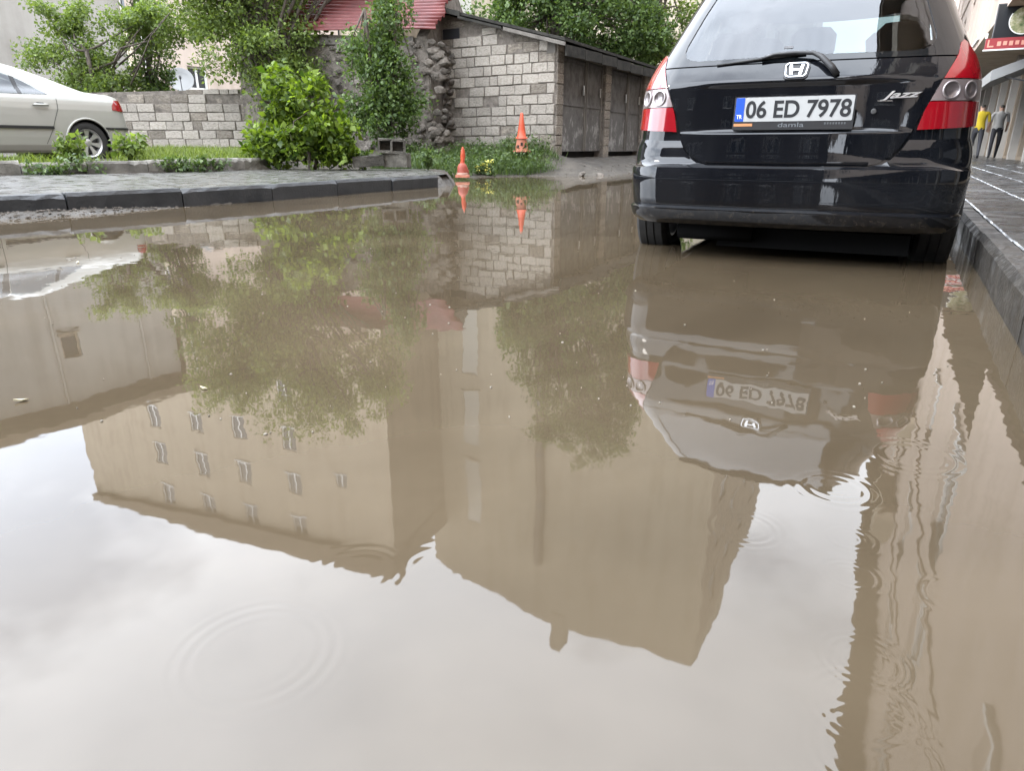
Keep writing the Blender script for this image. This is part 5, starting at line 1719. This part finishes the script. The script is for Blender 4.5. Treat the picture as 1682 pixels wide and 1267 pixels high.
# z, rear, front, half width, rear corner radius, front corner radius
HB = Body([
    (0.175, 0.00, 3.60, 0.72, 0.20, 0.35), (0.185, -0.045, 3.66, 0.752, 0.20, 0.35), (0.21, -0.072, 3.70, 0.768, 0.20, 0.38), (0.246, -0.086, 3.72, 0.776, 0.20, 0.40),
    (0.257, -0.064, 3.72, 0.766, 0.20, 0.40), (0.30, -0.062, 3.73, 0.772, 0.20, 0.40), (0.40, -0.063, 3.72, 0.780, 0.20, 0.42), (0.444, -0.062, 3.70, 0.781, 0.20, 0.42), (0.458, -0.012, 3.69, 0.781, 0.20, 0.42),
    (0.50, -0.004, 3.67, 0.780, 0.20, 0.42), (0.56, -0.002, 3.62, 0.776, 0.20, 0.44), (0.62, 0.0, 3.55, 0.770, 0.20, 0.46), (0.72, 0.002, 3.38, 0.764, 0.20, 0.48), (0.80, 0.006, 3.15, 0.758, 0.20, 0.48),
    (0.832, 0.009, 2.98, 0.754, 0.20, 0.46), (0.850, 0.018, 2.90, 0.751, 0.20, 0.45), (0.89, 0.046, 2.80, 0.742, 0.20, 0.42), (0.93, 0.076, 2.72, 0.730, 0.20, 0.38), (1.00, 0.126, 2.60, 0.702, 0.20, 0.34),
    (1.10, 0.196, 2.44, 0.660, 0.20, 0.32), (1.20, 0.268, 2.28, 0.620, 0.20, 0.30), (1.30, 0.346, 2.10, 0.582, 0.20, 0.28), (1.36, 0.398, 1.98, 0.558, 0.19, 0.26), (1.40, 0.45, 1.86, 0.534, 0.18, 0.25),
    (1.43, 0.52, 1.72, 0.505, 0.17, 0.24), (1.448, 0.62, 1.55, 0.45, 0.15, 0.22), (1.456, 0.75, 1.40, 0.38, 0.12, 0.2)], 0.055, 0.16, 3.7)
WIN_IN = sym([(0, 0.955), (0.47, 0.951), (0.512, 0.957), (0.540, 0.972), (0.553, 0.998), (0.550, 1.03), (0.50, 1.17), (0.440, 1.31), (0.418, 1.345), (0.385, 1.366), (0, 1.372)])
def op_rear(c): return c.y < 0.75 and abs(c.x) < 0.62 and in_poly(c.x, c.z, shrink(WIN_IN, 0.97))
SIDE_R = [(0.62, 0.98), (1.30, 0.96), (1.30, 1.31), (0.95, 1.31), (0.68, 1.10)]
SIDE_F = [(1.36, 0.96), (2.30, 0.90), (1.86, 1.25), (1.70, 1.31), (1.36, 1.31)]
def op_side(c): return abs(c.x) > 0.5 and (in_poly(c.y, c.z, shrink(SIDE_R, 0.94)) or in_poly(c.y, c.z, shrink(SIDE_F, 0.94)))
def op_plate(c): return c.y < 0.2 and abs(c.x) < 0.585 - max(0, 0.80 - c.z) * 0.4 and 0.60 < c.z < 0.872
def op_front(c): return c.y > 1.6 and 0.95 < c.z < 1.36 and abs(c.x) < 0.55 - (c.z - 0.95) * 0.35
zr = sorted(set([0.175 + 0.0205 * k for k in range(63)] + [r_[0] for r_ in HB.rows]))
zr = [z_ for z_ in zr if z_ <= 1.456]
body = HB.shell('body', zr, M['blackpaint'], car, (0.56, 2.99), 0.325, 0.225, [op_rear, op_side, op_front, op_plate])
# rear bumper with ledge
bump = sym([(0, 0.183), (0.94, 0.183), (0.96, 0.40), (0.95, 0.60), (0.86, 0.614), (0.77, 0.616), (0.535, 0.606), (0.517, 0.585), (0.492, 0.540), (0.455, 0.495), (0.41, 0.465), (0.36, 0.452), (0, 0.450)])
def horn(t, z):      # the bumper's shoulders fall back under the lamps
    return -1.9 * max(0.0, z - 0.50) ** 2 * smooth01((abs(t) - 0.40) / 0.10)
HB.patch('rear_bumper', bump, 0.012, M['blackpaint'], car, offf=horn, zl=(0.21, 0.246, 0.251, 0.257, 0.30, 0.442, 0.51, 0.53, 0.55, 0.57, 0.59), step=0.03, depth=0.02)
# tailgate with the number-plate recess pressed in
tg = sym([(0, 0.463), (0.36, 0.465), (0.405, 0.478), (0.448, 0.508), (0.482, 0.548), (0.506, 0.592), (0.520, 0.622), (0.532, 0.66), (0.562, 0.735), (0.592, 0.82), (0.634, 0.90), (0.646, 0.922), (0, 0.922)])
def recess(t, z):
    a = smooth01((0.58 - abs(t)) / 0.30) * smooth01((z - 0.612) / 0.012) * smooth01((0.848 - z) / 0.03)
    return -0.020 * a
gate = HB.patch('tailgate', tg, 0.006, M['blackpaint'], car, offf=recess, zl=(0.606, 0.612, 0.615, 0.618, 0.621, 0.625, 0.818, 0.826, 0.834, 0.842, 0.848, 0.855), tl=(), step=0.022, depth=0.015, angle=60)
# black glazed upper gate (border) and the clear pane in it
outer = [(0, 0.927), (0.652, 0.927), (0.664, 0.945), (0.660, 0.985), (0.60, 1.13), (0.535, 1.28), (0.498, 1.355), (0.46, 1.388), (0, 1.398)]
inner = [p for p in WIN_IN if p[0] >= -1e-6]
ring_r = outer + inner[::-1]
for sg_ in (1, -1):
    pr = [(sg_ * a, b_) for a, b_ in ring_r]
    HB.patch('window_border', pr, 0.008, M['blackgloss'], gate, step=0.025, depth=0.010)
HB.patch('rear_window', WIN_IN, 0.004, M['rearglass'], car, step=0.03, depth=0.0)
# spoiler lip over the glass
HB.patch('spoiler', sym([(0, 1.402), (0.45, 1.392), (0.47, 1.40), (0.45, 1.43), (0, 1.44)]), 0.03, M['blackpaint'], car, step=0.03, depth=0.03)
# tail lamps
for sg_ in (1, -1):
    lamp = empty('tail_lamp', (0, 0, 0), 0, car)
    low = [(0.536, 0.622), (0.70, 0.630), (0.835, 0.638), (0.850, 0.69), (0.850, 0.738), (0.566, 0.738), (0.552, 0.70)]
    mid = [(0.568, 0.742), (0.850, 0.742), (0.846, 0.80), (0.836, 0.826), (0.602, 0.826)]
    top = [(0.604, 0.830), (0.835, 0.830), (0.808, 0.875), (0.760, 0.935), (0.705, 0.985), (0.680, 0.995), (0.664, 0.98), (0.652, 0.93)]
    for nm, pl, mt in (('red_lens', low, M['redlens']), ('clear_lens', mid, M['clearlens']), ('red_lens', top, M['redlens'])):
        HB.patch(nm, [(sg_ * a, b_) for a, b_ in pl], 0.012, mt, lamp, step=0.02, depth=0.016)
    for tc_ in (0.640, 0.728):
        Fm = HB.frame(sg_ * tc_, 0.784, 0.0135)
        mb = MB(); mb.lathe([(0.001, -0.002), (0.028, -0.001), (0.030, 0.002)], 24, Fm); mb.build('reflector_bowl', M['lampbowl'], lamp, smooth=True)
        mb = MB(); mb.lathe([(0.030, 0.0), (0.0315, 0.004), (0.037, 0.004), (0.039, 0.0)], 24, Fm); mb.build('bezel', simple('lamp_bezel', (0.28, 0.25, 0.25), 0.3, 0.6), lamp, smooth=True)
# wheel-arch lips, wheels
for sg_ in (1, -1):
    for ay in (0.56, 2.99):
        mb = MB(); pts = []
        for k in range(19):
            a = math.pi * (k / 18) * 1.10 - 0.05 * math.pi
            y_, z_ = ay + 0.325 * math.cos(a), 0.225 + 0.325 * math.sin(a)
            p = HB.side(y_, max(z_, 0.15), sg_); p.z = max(z_, 0.15)
            pts.append(p - Vector((0.012 * sg_, 0, 0)))
        mb.tube(pts, 0.014, 6); mb.build('arch_lip', M['blackpaint'], car, smooth=True)
        wheel(car, (sg_ * 0.715, ay, 0.222), 1 * sg_, 0.292, 0.178, 0.185, 7, M['alloy'])
        mb = MB()
        for k in range(12):
            a0, a1 = math.pi * k / 12, math.pi * (k + 1) / 12
            q = []
            for a in (a0, a1):
                for xx in (sg_ * 0.80, sg_ * 0.5):
                    q.append((xx, ay + 0.335 * math.cos(a), 0.225 + 0.335 * math.sin(a)))
            mb.add(q, [(0, 1, 3, 2)])
        mb.build('wheel_well', M['plastic'], car)
# side windows, mirrors, doors' handles
for sg_ in (1, -1):
    HB.patch('side_window', SIDE_R, 0.001, M['sideglass'], car, 'side', sg_, depth=0.0)
    HB.patch('side_window', SIDE_F, 0.001, M['sideglass'], car, 'side', sg_, depth=0.0)
    p = HB.side(2.15, 0.93, sg_)
    mb = MB(); mb.lathe([(0.001, -0.05), (0.05, -0.045), (0.085, -0.02), (0.085, 0.02), (0.05, 0.05), (0.001, 0.055)], 16, Matrix.Translation(p + Vector((sg_ * 0.12, 0, 0.03))) @ Matrix.Rotation(math.pi / 2, 4, 'X') @ Matrix.Diagonal((1.2, 0.8, 1, 1)))
    mb.build('wing_mirror', M['blackpaint'], car, smooth=True)
    for yy in (1.02, 1.98):
        p = HB.side(yy, 0.78, sg_) + Vector((sg_ * 0.012, 0, 0))
        mb = MB(); mb.box((p.x - 0.012, yy - 0.08, 0.775), (p.x + 0.012, yy + 0.08, 0.80)); mb.build('door_handle', M['blackpaint'], car)
    for yy in (0.62, 1.33, 2.35):
        HB.patch('door_gap', [(yy, 0.3 if yy > 1 else 0.62), (yy + 0.006, 0.3 if yy > 1 else 0.62), (yy + 0.006, 0.93), (yy, 0.93)], 0.0015, M['seam'], car, 'side', sg_, depth=0.0, step=0.05)
mb = MB()   # windscreen as its own curved sheet
vs = []
for j in range(9):
    z_ = 0.945 + 0.42 * j / 8
    _, dr, df, w_, rr, rf = HB.row(z_)
    for i in range(13):
        u_ = -1 + 2 * i / 12
        x_ = u_ * (0.60 - (z_ - 0.95) * 0.30)
        vs.append((x_, df - 0.16 * (x_ / w_) ** 2 + 0.004, z_))
mb.add(vs, [(j*13+i, j*13+i+1, (j+1)*13+i+1, (j+1)*13+i) for j in range(8) for i in range(12)])
mb.build('windscreen', M['sideglass'], car, smooth=True)
# cabin: floor, rear bench with head rests, front seats, dashboard
M['under'] = simple('matte_underside', (0.006, 0.006, 0.006), 1.0, spec=0.0)
mb = MB(); mb.box((-0.64, 0.16, 0.150), (0.64, 3.5, 0.178)); mb.build('floor_pan', M['under'], car)
mb = MB(); mb.box((-0.64, 0.62, 0.5), (0.64, 0.82, 0.98)); mb.build('rear_seat', M['cabin'], car)
for x_ in (-0.42, 0.0, 0.42):
    mb = MB(); mb.lathe([(0.001, -0.09), (0.07, -0.085), (0.085, -0.03), (0.085, 0.05), (0.06, 0.085), (0.001, 0.09)], 14, Matrix.Translation((x_, 0.72, 1.07)) @ Matrix.Diagonal((1.35, 0.6, 1, 1)))
    mb.build('head_rest', M['cabin'], car, smooth=True)
for x_ in (-0.36, 0.36):
    mb = MB(); mb.lathe([(0.001, 0.45), (0.2, 0.46), (0.24, 0.7), (0.2, 0.98), (0.12, 1.0), (0.10, 1.06), (0.12, 1.18), (0.08, 1.22), (0.001, 1.23)], 16, Matrix.Translation((x_, 1.55, 0.0)) @ Matrix.Diagonal((1, 0.4, 1, 1)))
    mb.build('front_seat', M['cabin'], car, smooth=True)
mb = MB(); mb.box((-0.66, 2.2, 0.6), (0.66, 2.75, 0.93)); mb.build('dashboard', M['cabin'], car)
mb = MB(); mb.box((-0.68, 0.12, 0.5), (0.68, 0.6, 0.52)); mb.build('boot_floor', M['cabin'], car)
# underside: axle beam, silencer, towing eye
mb = MB(); mb.tube([(-0.66, 0.5, 0.2), (0.66, 0.5, 0.2)], 0.05, 10); mb.build('axle_beam', M['under'], car)
mb = MB(); mb.tube([(-0.50, 0.10, 0.135), (-0.12, 0.10, 0.135)], [0.055, 0.055], 12); mb.build('silencer', M['under'], car, smooth=True)
mb = MB(); mb.box((-0.30, 0.12, 0.05), (0.60, 1.1, 0.149)); mb.build('spare_well', M['under'], car)
# wiper
def onb(t, z, off): return HB.S(t, z) + HB.nS(t, z) * off
wp = empty('rear_wiper', (0, 0, 0), 0, car)
mb = MB(); mb.tube([onb(0.178, 0.854, 0.012), onb(0.150, 0.878, 0.03), onb(0.095, 0.926, 0.034), onb(0.06, 0.943, 0.034), onb(-0.02, 0.950, 0.03), onb(-0.11, 0.948, 0.028), onb(-0.165, 0.936, 0.024)], [0.015, 0.015, 0.012, 0.010, 0.009, 0.008, 0.006], 10)
mb.build('arm', M['plastic'], wp, smooth=True)
mb = MB(); mb.tube([onb(0.03, 0.954, 0.014), onb(-0.16, 0.941, 0.014), onb(-0.375, 0.924, 0.012)], [0.005, 0.006, 0.004], 6); mb.build('blade', M['rubber'], wp, smooth=True)
mb = MB(); mb.box((-0.006, -0.02, 0), (0.006, 0.02, 0.004), HB.frame(-0.05, 0.967, 0.040) @ Matrix.Rotation(math.pi / 2, 4, 'Z')); mb.build('arm_clip', M['darkmetal'], wp)
# emblem: dark pod, chrome ring, chrome H
Fm = HB.frame(0.0, 0.880, 0.008)
em = empty('emblem', (0, 0, 0), 0, car)
def rounded_trap(wt, wb, h, r_, n=6):
    pts = []
    for (cx, cy, a0) in ((wb / 2 - r_, -h / 2 + r_, -90), (wt / 2 - r_, h / 2 - r_, 0), (-wt / 2 + r_, h / 2 - r_, 90), (-wb / 2 + r_, -h / 2 + r_, 180)):
        for k in range(n + 1):
            a = R(a0 + 90 * k / n); pts.append((cx + r_ * math.cos(a), cy + r_ * math.sin(a)))
    return pts
def plate2d(name, outer_, z0, z1, mat, parent, Fm, hole=None):
    mb = MB(); n = len(outer_)
    if hole is None:
        mb.add([Fm @ Vector((x, y, z0)) for x, y in outer_] + [Fm @ Vector((x, y, z1)) for x, y in outer_], [tuple(n + k for k in range(n))] + [(k, (k+1) % n, n+(k+1) % n, n+k) for k in range(n)])
    else:
        mb.add([Fm @ Vector((x, y, z1)) for x, y in outer_] + [Fm @ Vector((x, y, z1)) for x, y in hole] + [Fm @ Vector((x, y, z0)) for x, y in outer_] + [Fm @ Vector((x, y, z0)) for x, y in hole],
               [(k, (k+1) % n, n+(k+1) % n, n+k) for k in range(n)] + [(2*n+k, 2*n+(k+1) % n, (k+1) % n, k) for k in range(n)] + [(n+k, n+(k+1) % n, 3*n+(k+1) % n, 3*n+k) for k in range(n)])
    return mb.build(name, mat, parent)
plate2d('pod', rounded_trap(0.118, 0.108, 0.094, 0.024), -0.01, 0.006, M['plastic'], em, Fm)
plate2d('ring', rounded_trap(0.102, 0.094, 0.080, 0.020), 0.006, 0.012, M['chrome'], em, Fm, rounded_trap(0.093, 0.085, 0.071, 0.017))
for sg_ in (-1, 1):
    plate2d('letter_bar', [(sg_ * a, b_) for a, b_ in ((0.013, -0.0285), (0.025, -0.0285), (0.032, 0.0285), (0.020, 0.0285), (0.015, 0.0))][::sg_], 0.006, 0.0125, M['chrome'], em, Fm)
plate2d('letter_bar', [(-0.016, -0.006), (0.016, -0.006), (0.0165, 0.005), (-0.0165, 0.005)], 0.006, 0.012, M['chrome'], em, Fm)
# number plate
Fm = HB.frame(0.008, 0.716, -0.006)
np_ = empty('number_plate', (0, 0, 0), 0, car)
plate2d('holder', rounded_trap(0.535, 0.535, 0.150, 0.006), -0.006, 0.004, M['plastic'], np_, Fm @ Matrix.Translation((0, -0.013, 0)))
plate2d('plate', rounded_trap(0.520, 0.520, 0.108, 0.006), 0.004, 0.0065, simple('plate_white', (0.36, 0.365, 0.36), 0.4), np_, Fm @ Matrix.Translation((0, 0.004, 0)))
plate2d('country_band', [(-0.2595, -0.053), (-0.2195, -0.053), (-0.2195, 0.053), (-0.2595, 0.053)], 0.0066, 0.0075, simple('plate_blue', (0.012, 0.07, 0.42), 0.35), np_, Fm @ Matrix.Translation((0, 0.004, 0)))
ink = simple('plate_ink', (0.012, 0.013, 0.015), 0.4)
o = text_mesh('number', '06 ED 7978', 0.1, ink, np_, Matrix.Identity(4), 0.0006, bold=0.0022)
fit_text(o, 0.462, 0.080); o.data.transform(Fm @ Matrix.Translation((0.020, 0.004, 0.0072)))
o = text_mesh('country_code', 'TR', 0.03, M['signwhite'], np_, Matrix.Identity(4), 0.0003, bold=0.0004)
fit_text(o, 0.026, 0.018); o.data.transform(Fm @ Matrix.Translation((-0.2395, -0.028, 0.0080)))
o = text_mesh('holder_text', 'damla', 0.03, simple('faint_holder_print', (0.13, 0.14, 0.15), 0.5), np_, Matrix.Identity(4), 0.0003)
fit_text(o, 0.115, 0.020); o.data.transform(Fm @ Matrix.Translation((0.0, -0.066, 0.0046)))
mb = MB()
for k in range(8): mb.box((0.145 + k * 0.012, -0.066, 0.0042), (0.152 + k * 0.012, -0.057, 0.0048), Fm)
mb.build('holder_small_print', simple('faint_small_print', (0.08, 0.085, 0.09), 0.5), np_)
plate2d('sticker', [(-0.262, -0.071), (-0.175, -0.071), (-0.175, -0.0585), (-0.262, -0.0585)], 0.0042, 0.0048, simple('sticker_orange', (0.45, 0.20, 0.08), 0.5), np_, Fm)
# chrome model script and the lock
Fm = HB.frame(0.45, 0.766, 0.008)
o = text_mesh('model_script', 'Jazz', 0.06, simple('bright_script', (0.8, 0.81, 0.82), 0.3, 1.0), car, Matrix.Identity(4), 0.002, shear=0.45, bold=0.0012)
fit_text(o, 0.165, 0.040); o.data.transform(Fm @ Matrix.Translation((0, 0, 0.002)) @ Matrix.Rotation(R(2), 4, 'Z'))
mb = MB(); mb.box((-0.09, -0.024, 0), (-0.03, -0.019, 0.004), Fm); mb.build('script_underline', M['chrome'], car)
mb = MB(); mb.lathe([(0.001, 0.004), (0.009, 0.004), (0.012, 0.0)], 16, HB.frame(0.352, 0.702, 0.007)); mb.build('lock', simple('dull_lock', (0.10, 0.10, 0.10), 0.4, 0.6), car)

# ------------------------------------------------------------------ silver sedan, front half beyond the picture's edge
W0 = Vector((-6.85, 11.55, 0))
SZ = 0.285
rootp = W0 - NS * 0.77 + US * 0.86
sed = empty('sedan', (rootp.x, rootp.y, SZ), STREET_ROT + math.pi)
tag(sed, 'champagne silver sedan parked on the grass behind the old kerb', 'car')
SB = Body([
    (0.17, 0.12, 4.32, 0.80, 0.30, 0.4), (0.21, 0.05, 4.38, 0.84, 0.30, 0.4), (0.28, 0.015, 4.42, 0.868, 0.30, 0.45), (0.40, 0.0, 4.45, 0.880, 0.30, 0.5), (0.52, 0.0, 4.45, 0.885, 0.30, 0.5), (0.58, 0.012, 4.42, 0.885, 0.29, 0.5),
    (0.70, 0.030, 4.36, 0.884, 0.28, 0.5), (0.80, 0.045, 4.22, 0.880, 0.27, 0.5), (0.88, 0.055, 3.95, 0.868, 0.26, 0.48), (0.93, 0.065, 3.62, 0.855, 0.25, 0.45), (0.97, 0.075, 3.35, 0.838, 0.24, 0.4), (1.01, 0.10, 3.25, 0.815, 0.24, 0.38),
    (1.04, 0.18, 3.18, 0.790, 0.22, 0.36), (1.055, 0.34, 3.14, 0.770, 0.20, 0.35), (1.068, 0.52, 3.11, 0.755, 0.20, 0.35), (1.085, 0.62, 3.08, 0.742, 0.20, 0.35), (1.15, 0.80, 2.97, 0.712, 0.22, 0.34), (1.24, 1.04, 2.82, 0.672, 0.24, 0.32),
    (1.32, 1.28, 2.66, 0.634, 0.25, 0.30), (1.38, 1.48, 2.50, 0.602, 0.25, 0.28), (1.42, 1.66, 2.36, 0.568, 0.22, 0.26), (1.445, 1.80, 2.24, 0.52, 0.18, 0.2), (1.455, 1.92, 2.14, 0.44, 0.10, 0.1)], 0.10, 0.25, 4.45)
S1 = [(1.33, 1.005), (1.70, 0.995), (1.70, 1.225), (1.52, 1.13)]
S2 = [(1.76, 0.993), (2.45, 0.980), (2.38, 1.36), (2.1, 1.36), (1.76, 1.245)]
S3 = [(2.52, 0.978), (3.10, 0.965), (2.80, 1.20), (2.52, 1.345)]
def sop(c): return abs(c.x) > 0.5 and any(in_poly(c.y, c.z, shrink(q, 0.93)) for q in (S1, S2, S3))
def sop2(c): return c.y < 1.7 and 1.11 < c.z < 1.36 and abs(c.x) < 0.52
def sop3(c): return c.y > 2.3 and 1.05 < c.z < 1.36 and abs(c.x) < 0.52
zr = sorted(set([0.17 + 0.0215 * k for k in range(60)] + [r_[0] for r_ in SB.rows])); zr = [z_ for z_ in zr if z_ <= 1.455]
SB.shell('body', zr, M['silver'], sed, (0.86, 3.50), 0.355, 0.315, [sop, sop2, sop3])
for sg_ in (1, -1):
    for q in (S1, S2, S3): SB.patch('side_window', q, 0.002, M['sideglass'], sed, 'side', sg_, depth=0.0)
    # window surround in black
    for q in ([(1.70, 0.994), (1.76, 0.993), (1.76, 1.245), (1.70, 1.225)], [(2.45, 0.98), (2.52, 0.978), (2.52, 1.345), (2.40, 1.36)]):
        SB.patch('window_pillar', q, 0.004, M['plastic'], sed, 'side', sg_, depth=0.0)
    SB.patch('side_moulding', [(1.38, 0.515), (2.42, 0.515), (2.42, 0.555), (1.38, 0.555)], 0.014, M['plastic'], sed, 'side', sg_, depth=0.014)
    SB.patch('side_moulding', [(2.50, 0.515), (3.05, 0.515), (3.05, 0.555), (2.50, 0.555)], 0.014, M['plastic'], sed, 'side', sg_, depth=0.014)
    for pts in ([(1.24, 0.95), (1.26, 0.80), (1.33, 0.66), (1.40, 0.50), (1.52, 0.30)], [(2.47, 0.97), (2.47, 0.25)]):
        for k in range(len(pts) - 1):
            (y0_, z0_), (y1_, z1_) = pts[k], pts[k+1]
            SB.patch('door_gap', [(y0_, z0_), (y0_ + 0.007, z0_), (y1_ + 0.007, z1_), (y1_, z1_)], 0.0012, M['seam'], sed, 'side', sg_, depth=0.0, step=0.05)
    for yy in (1.50, 2.62):
        p = SB.side(yy, 0.85, sg_)
        mb = MB(); mb.tube([p + Vector((0, -0.11, 0)), p + Vector((sg_ * 0.03, -0.09, 0.003)), p + Vector((sg_ * 0.03, 0.09, 0.0)), p + Vector((0, 0.11, 0))], [0.010, 0.016, 0.016, 0.010], 8)
        mb.build('door_handle', M['silver'], sed, smooth=True)
        SB.patch('handle_recess', [(yy - 0.06, 0.845), (yy + 0.06, 0.845), (yy + 0.05, 0.885), (yy - 0.05, 0.885)], 0.0015, M['darkmetal'], sed, 'side', sg_, depth=0.0)
    for ay in (0.86, 3.50):
        mb = MB(); pts = []
        for k in range(23):
            a = math.pi * (k / 22) * 1.16 - 0.08 * math.pi
            y_, z_ = ay + 0.362 * math.cos(a), 0.315 + 0.362 * math.sin(a)
            p = SB.side(y_, max(z_, 0.18), sg_); p.z = max(z_, 0.18)
            pts.append(p - Vector((0.006 * sg_, 0, 0)))
        mb.tube(pts, 0.017, 8); mb.build('arch_lip', M['silver'], sed, smooth=True)
        wheel(sed, (sg_ * 0.775, ay, 0.315), sg_, 0.315, 0.20, 0.212, 7, M['alloy'])
        mb = MB()
        for k in range(14):
            a0, a1 = math.pi * (1.2 * k / 14 - .1), math.pi * (1.2 * (k + 1) / 14 - .1)
            q = []
            for a in (a0, a1):
                for xx in (sg_ * 0.87, sg_ * 0.5): q.append((xx, ay + 0.36 * math.cos(a), 0.315 + 0.36 * math.sin(a)))
            mb.add(q, [(0, 1, 3, 2)])
        q = [(sg_ * 0.5, ay + .36 * math.cos(2 * math.pi * k / 24), .315 + .36 * math.sin(2 * math.pi * k / 24)) for k in range(24)]
        mb.add(q, [tuple(range(24))])
        mb.build('wheel_well', M['plastic'], sed)
    lamp = [(0.62, 0.86), (0.82, 0.80), (0.90, 0.80), (1.06, 0.82), (1.02, 0.90), (0.93, 0.965), (0.72, 0.975)]
    SB.patch('tail_lamp', [(sg_ * a, b_) for a, b_ in lamp], 0.008, M['redlens'], sed, step=0.03, depth=0.012)
    SB.patch('bumper_strip', [(sg_ * 0.3, 0.52), (sg_ * 1.28, 0.52), (sg_ * 1.28, 0.552), (sg_ * 0.3, 0.552)], 0.010, M['plastic'], sed, step=0.04, depth=0.01)
SB.patch('number_plate', sym([(0, 0.66), (0.26, 0.66), (0.26, 0.77), (0, 0.77)]), 0.006, simple('far_plate', (0.6, 0.6, 0.6), 0.4), sed, depth=0.004)
SB.patch('rear_window', sym([(0, 1.10), (0.55, 1.10), (0.46, 1.37), (0, 1.38)]), 0.003, M['sideglass'], sed, depth=0.0)
mb = MB(); vs = []
for j in range(7):
    z_ = 1.04 + 0.33 * j / 6
    _, dr, df, w_, rr, rf = SB.row(z_)
    for i in range(11):
        x_ = (-1 + 2 * i / 10) * (0.62 - (z_ - 1.04) * 0.25)
        vs.append((x_, df - 0.25 * (x_ / w_) ** 2 + 0.004, z_))
mb.add(vs, [(j*11+i, j*11+i+1, (j+1)*11+i+1, (j+1)*11+i) for j in range(6) for i in range(10)])
mb.build('windscreen', M['sideglass'], sed, smooth=True)
mb = MB(); mb.box((-0.66, 1.1, 0.55), (0.66, 1.4, 1.06)); mb.build('rear_seat', M['cabin'], sed)
mb = MB(); mb.box((-0.76, 0.4, 0.2), (0.76, 4.0, 0.24)); mb.build('floor_pan', M['plastic'], sed)
for x_ in (-0.36, 0.36):
    mb = MB(); mb.lathe([(0.001, 0.4), (0.2, 0.42), (0.24, 0.7), (0.2, 1.0), (0.10, 1.05), (0.12, 1.2), (0.001, 1.24)], 14, Matrix.Translation((x_, 2.15, 0.0)) @ Matrix.Diagonal((1, 0.4, 1, 1)))
    mb.build('front_seat', M['cabin'], sed, smooth=True)

# ================================================================== a few leaves and scraps afloat
rs = random.Random(77)
for k, (px_, py_) in enumerate(((128, 432), (242, 424), (335, 640), (35, 660))):
    x, y = px_water(px_, py_)
    s_ = 0.006 + 0.006 * rs.random()
    mb = MB()
    mb.add([(-s_ * 1.6, 0, 0.004), (-s_ * .3, -s_ * .6, 0.002), (s_ * 1.5, 0, 0.008), (-s_ * .2, s_ * .6, 0.005), (-s_ * 1.6, 0, 0.001), (-s_ * .3, -s_ * .6, -0.001), (s_ * 1.5, 0, 0.004), (-s_ * .2, s_ * .6, 0.001)],
           [(0, 1, 2, 3), (7, 6, 5, 4), (0, 4, 5, 1), (1, 5, 6, 2), (2, 6, 7, 3), (3, 7, 4, 0)])
    o = mb.build('floating_leaf', M['leaflit'] if 'leaflit' in M else M.setdefault('leaflit', simple('pale_dead_leaf', (0.42, 0.38, 0.26), 0.6)), loc=(x, y, 0.001), rot=(0, 0, rs.uniform(0, 6)))
    tag(o, ('pale leaf floating on the mirrored flank of the silver sedan', 'pale leaf floating just right of the mirrored sedan tail', 'pale leaf floating below the mirrored crown of the large tree', 'pale leaf floating by the left edge on the mirrored house wall')[k], 'leaf', 'leaves afloat on the puddle')

sp_ = MB(); rs = random.Random(99)
for k in range(90):
    px_, py_ = rs.uniform(-40, 760), rs.uniform(385, 720)
    if rs.random() < 0.35: px_, py_ = rs.uniform(700, 1560), rs.uniform(450, 700)
    x, y = px_water(px_, py_); q = rs.uniform(0.001, 0.004) * (1.6 if rs.random() < .1 else 1)
    sp_.lathe([(0.0003, 0.0025), (q * .7, 0.002), (q, 0.0), (q * .8, -0.002)], 6, Matrix.Translation((x, y, 0.0008)) @ Matrix.Rotation(rs.uniform(0, 6), 4, 'Z') @ Matrix.Diagonal((1.0, rs.uniform(.3, 1), 1, 1)))
tag(sp_.build('floating_debris', simple('foam_speck', (0.22, 0.20, 0.165), 0.7)), 'tiny foam specks and seeds drifting on the puddle', 'debris', kind='stuff')

# ------------------------------------------------------------------ roots of things built in place move to the base of the thing
bpy.context.view_layer.update()
for o in list(col.objects):
    if o.type == 'EMPTY' and o.parent is None and o.location.length < 1e-9 and o.children:
        lo = Vector((1e9, 1e9, 1e9)); hi = -lo
        for c in o.children_recursive:
            if c.type != 'MESH': continue
            for q in c.bound_box:
                p = c.matrix_world @ Vector(q)
                lo = Vector(map(min, lo, p)); hi = Vector(map(max, hi, p))
        b_ = Vector(((lo.x + hi.x) / 2, (lo.y + hi.y) / 2, lo.z))
        o.location = b_
        for c in o.children: c.location = c.location - b_
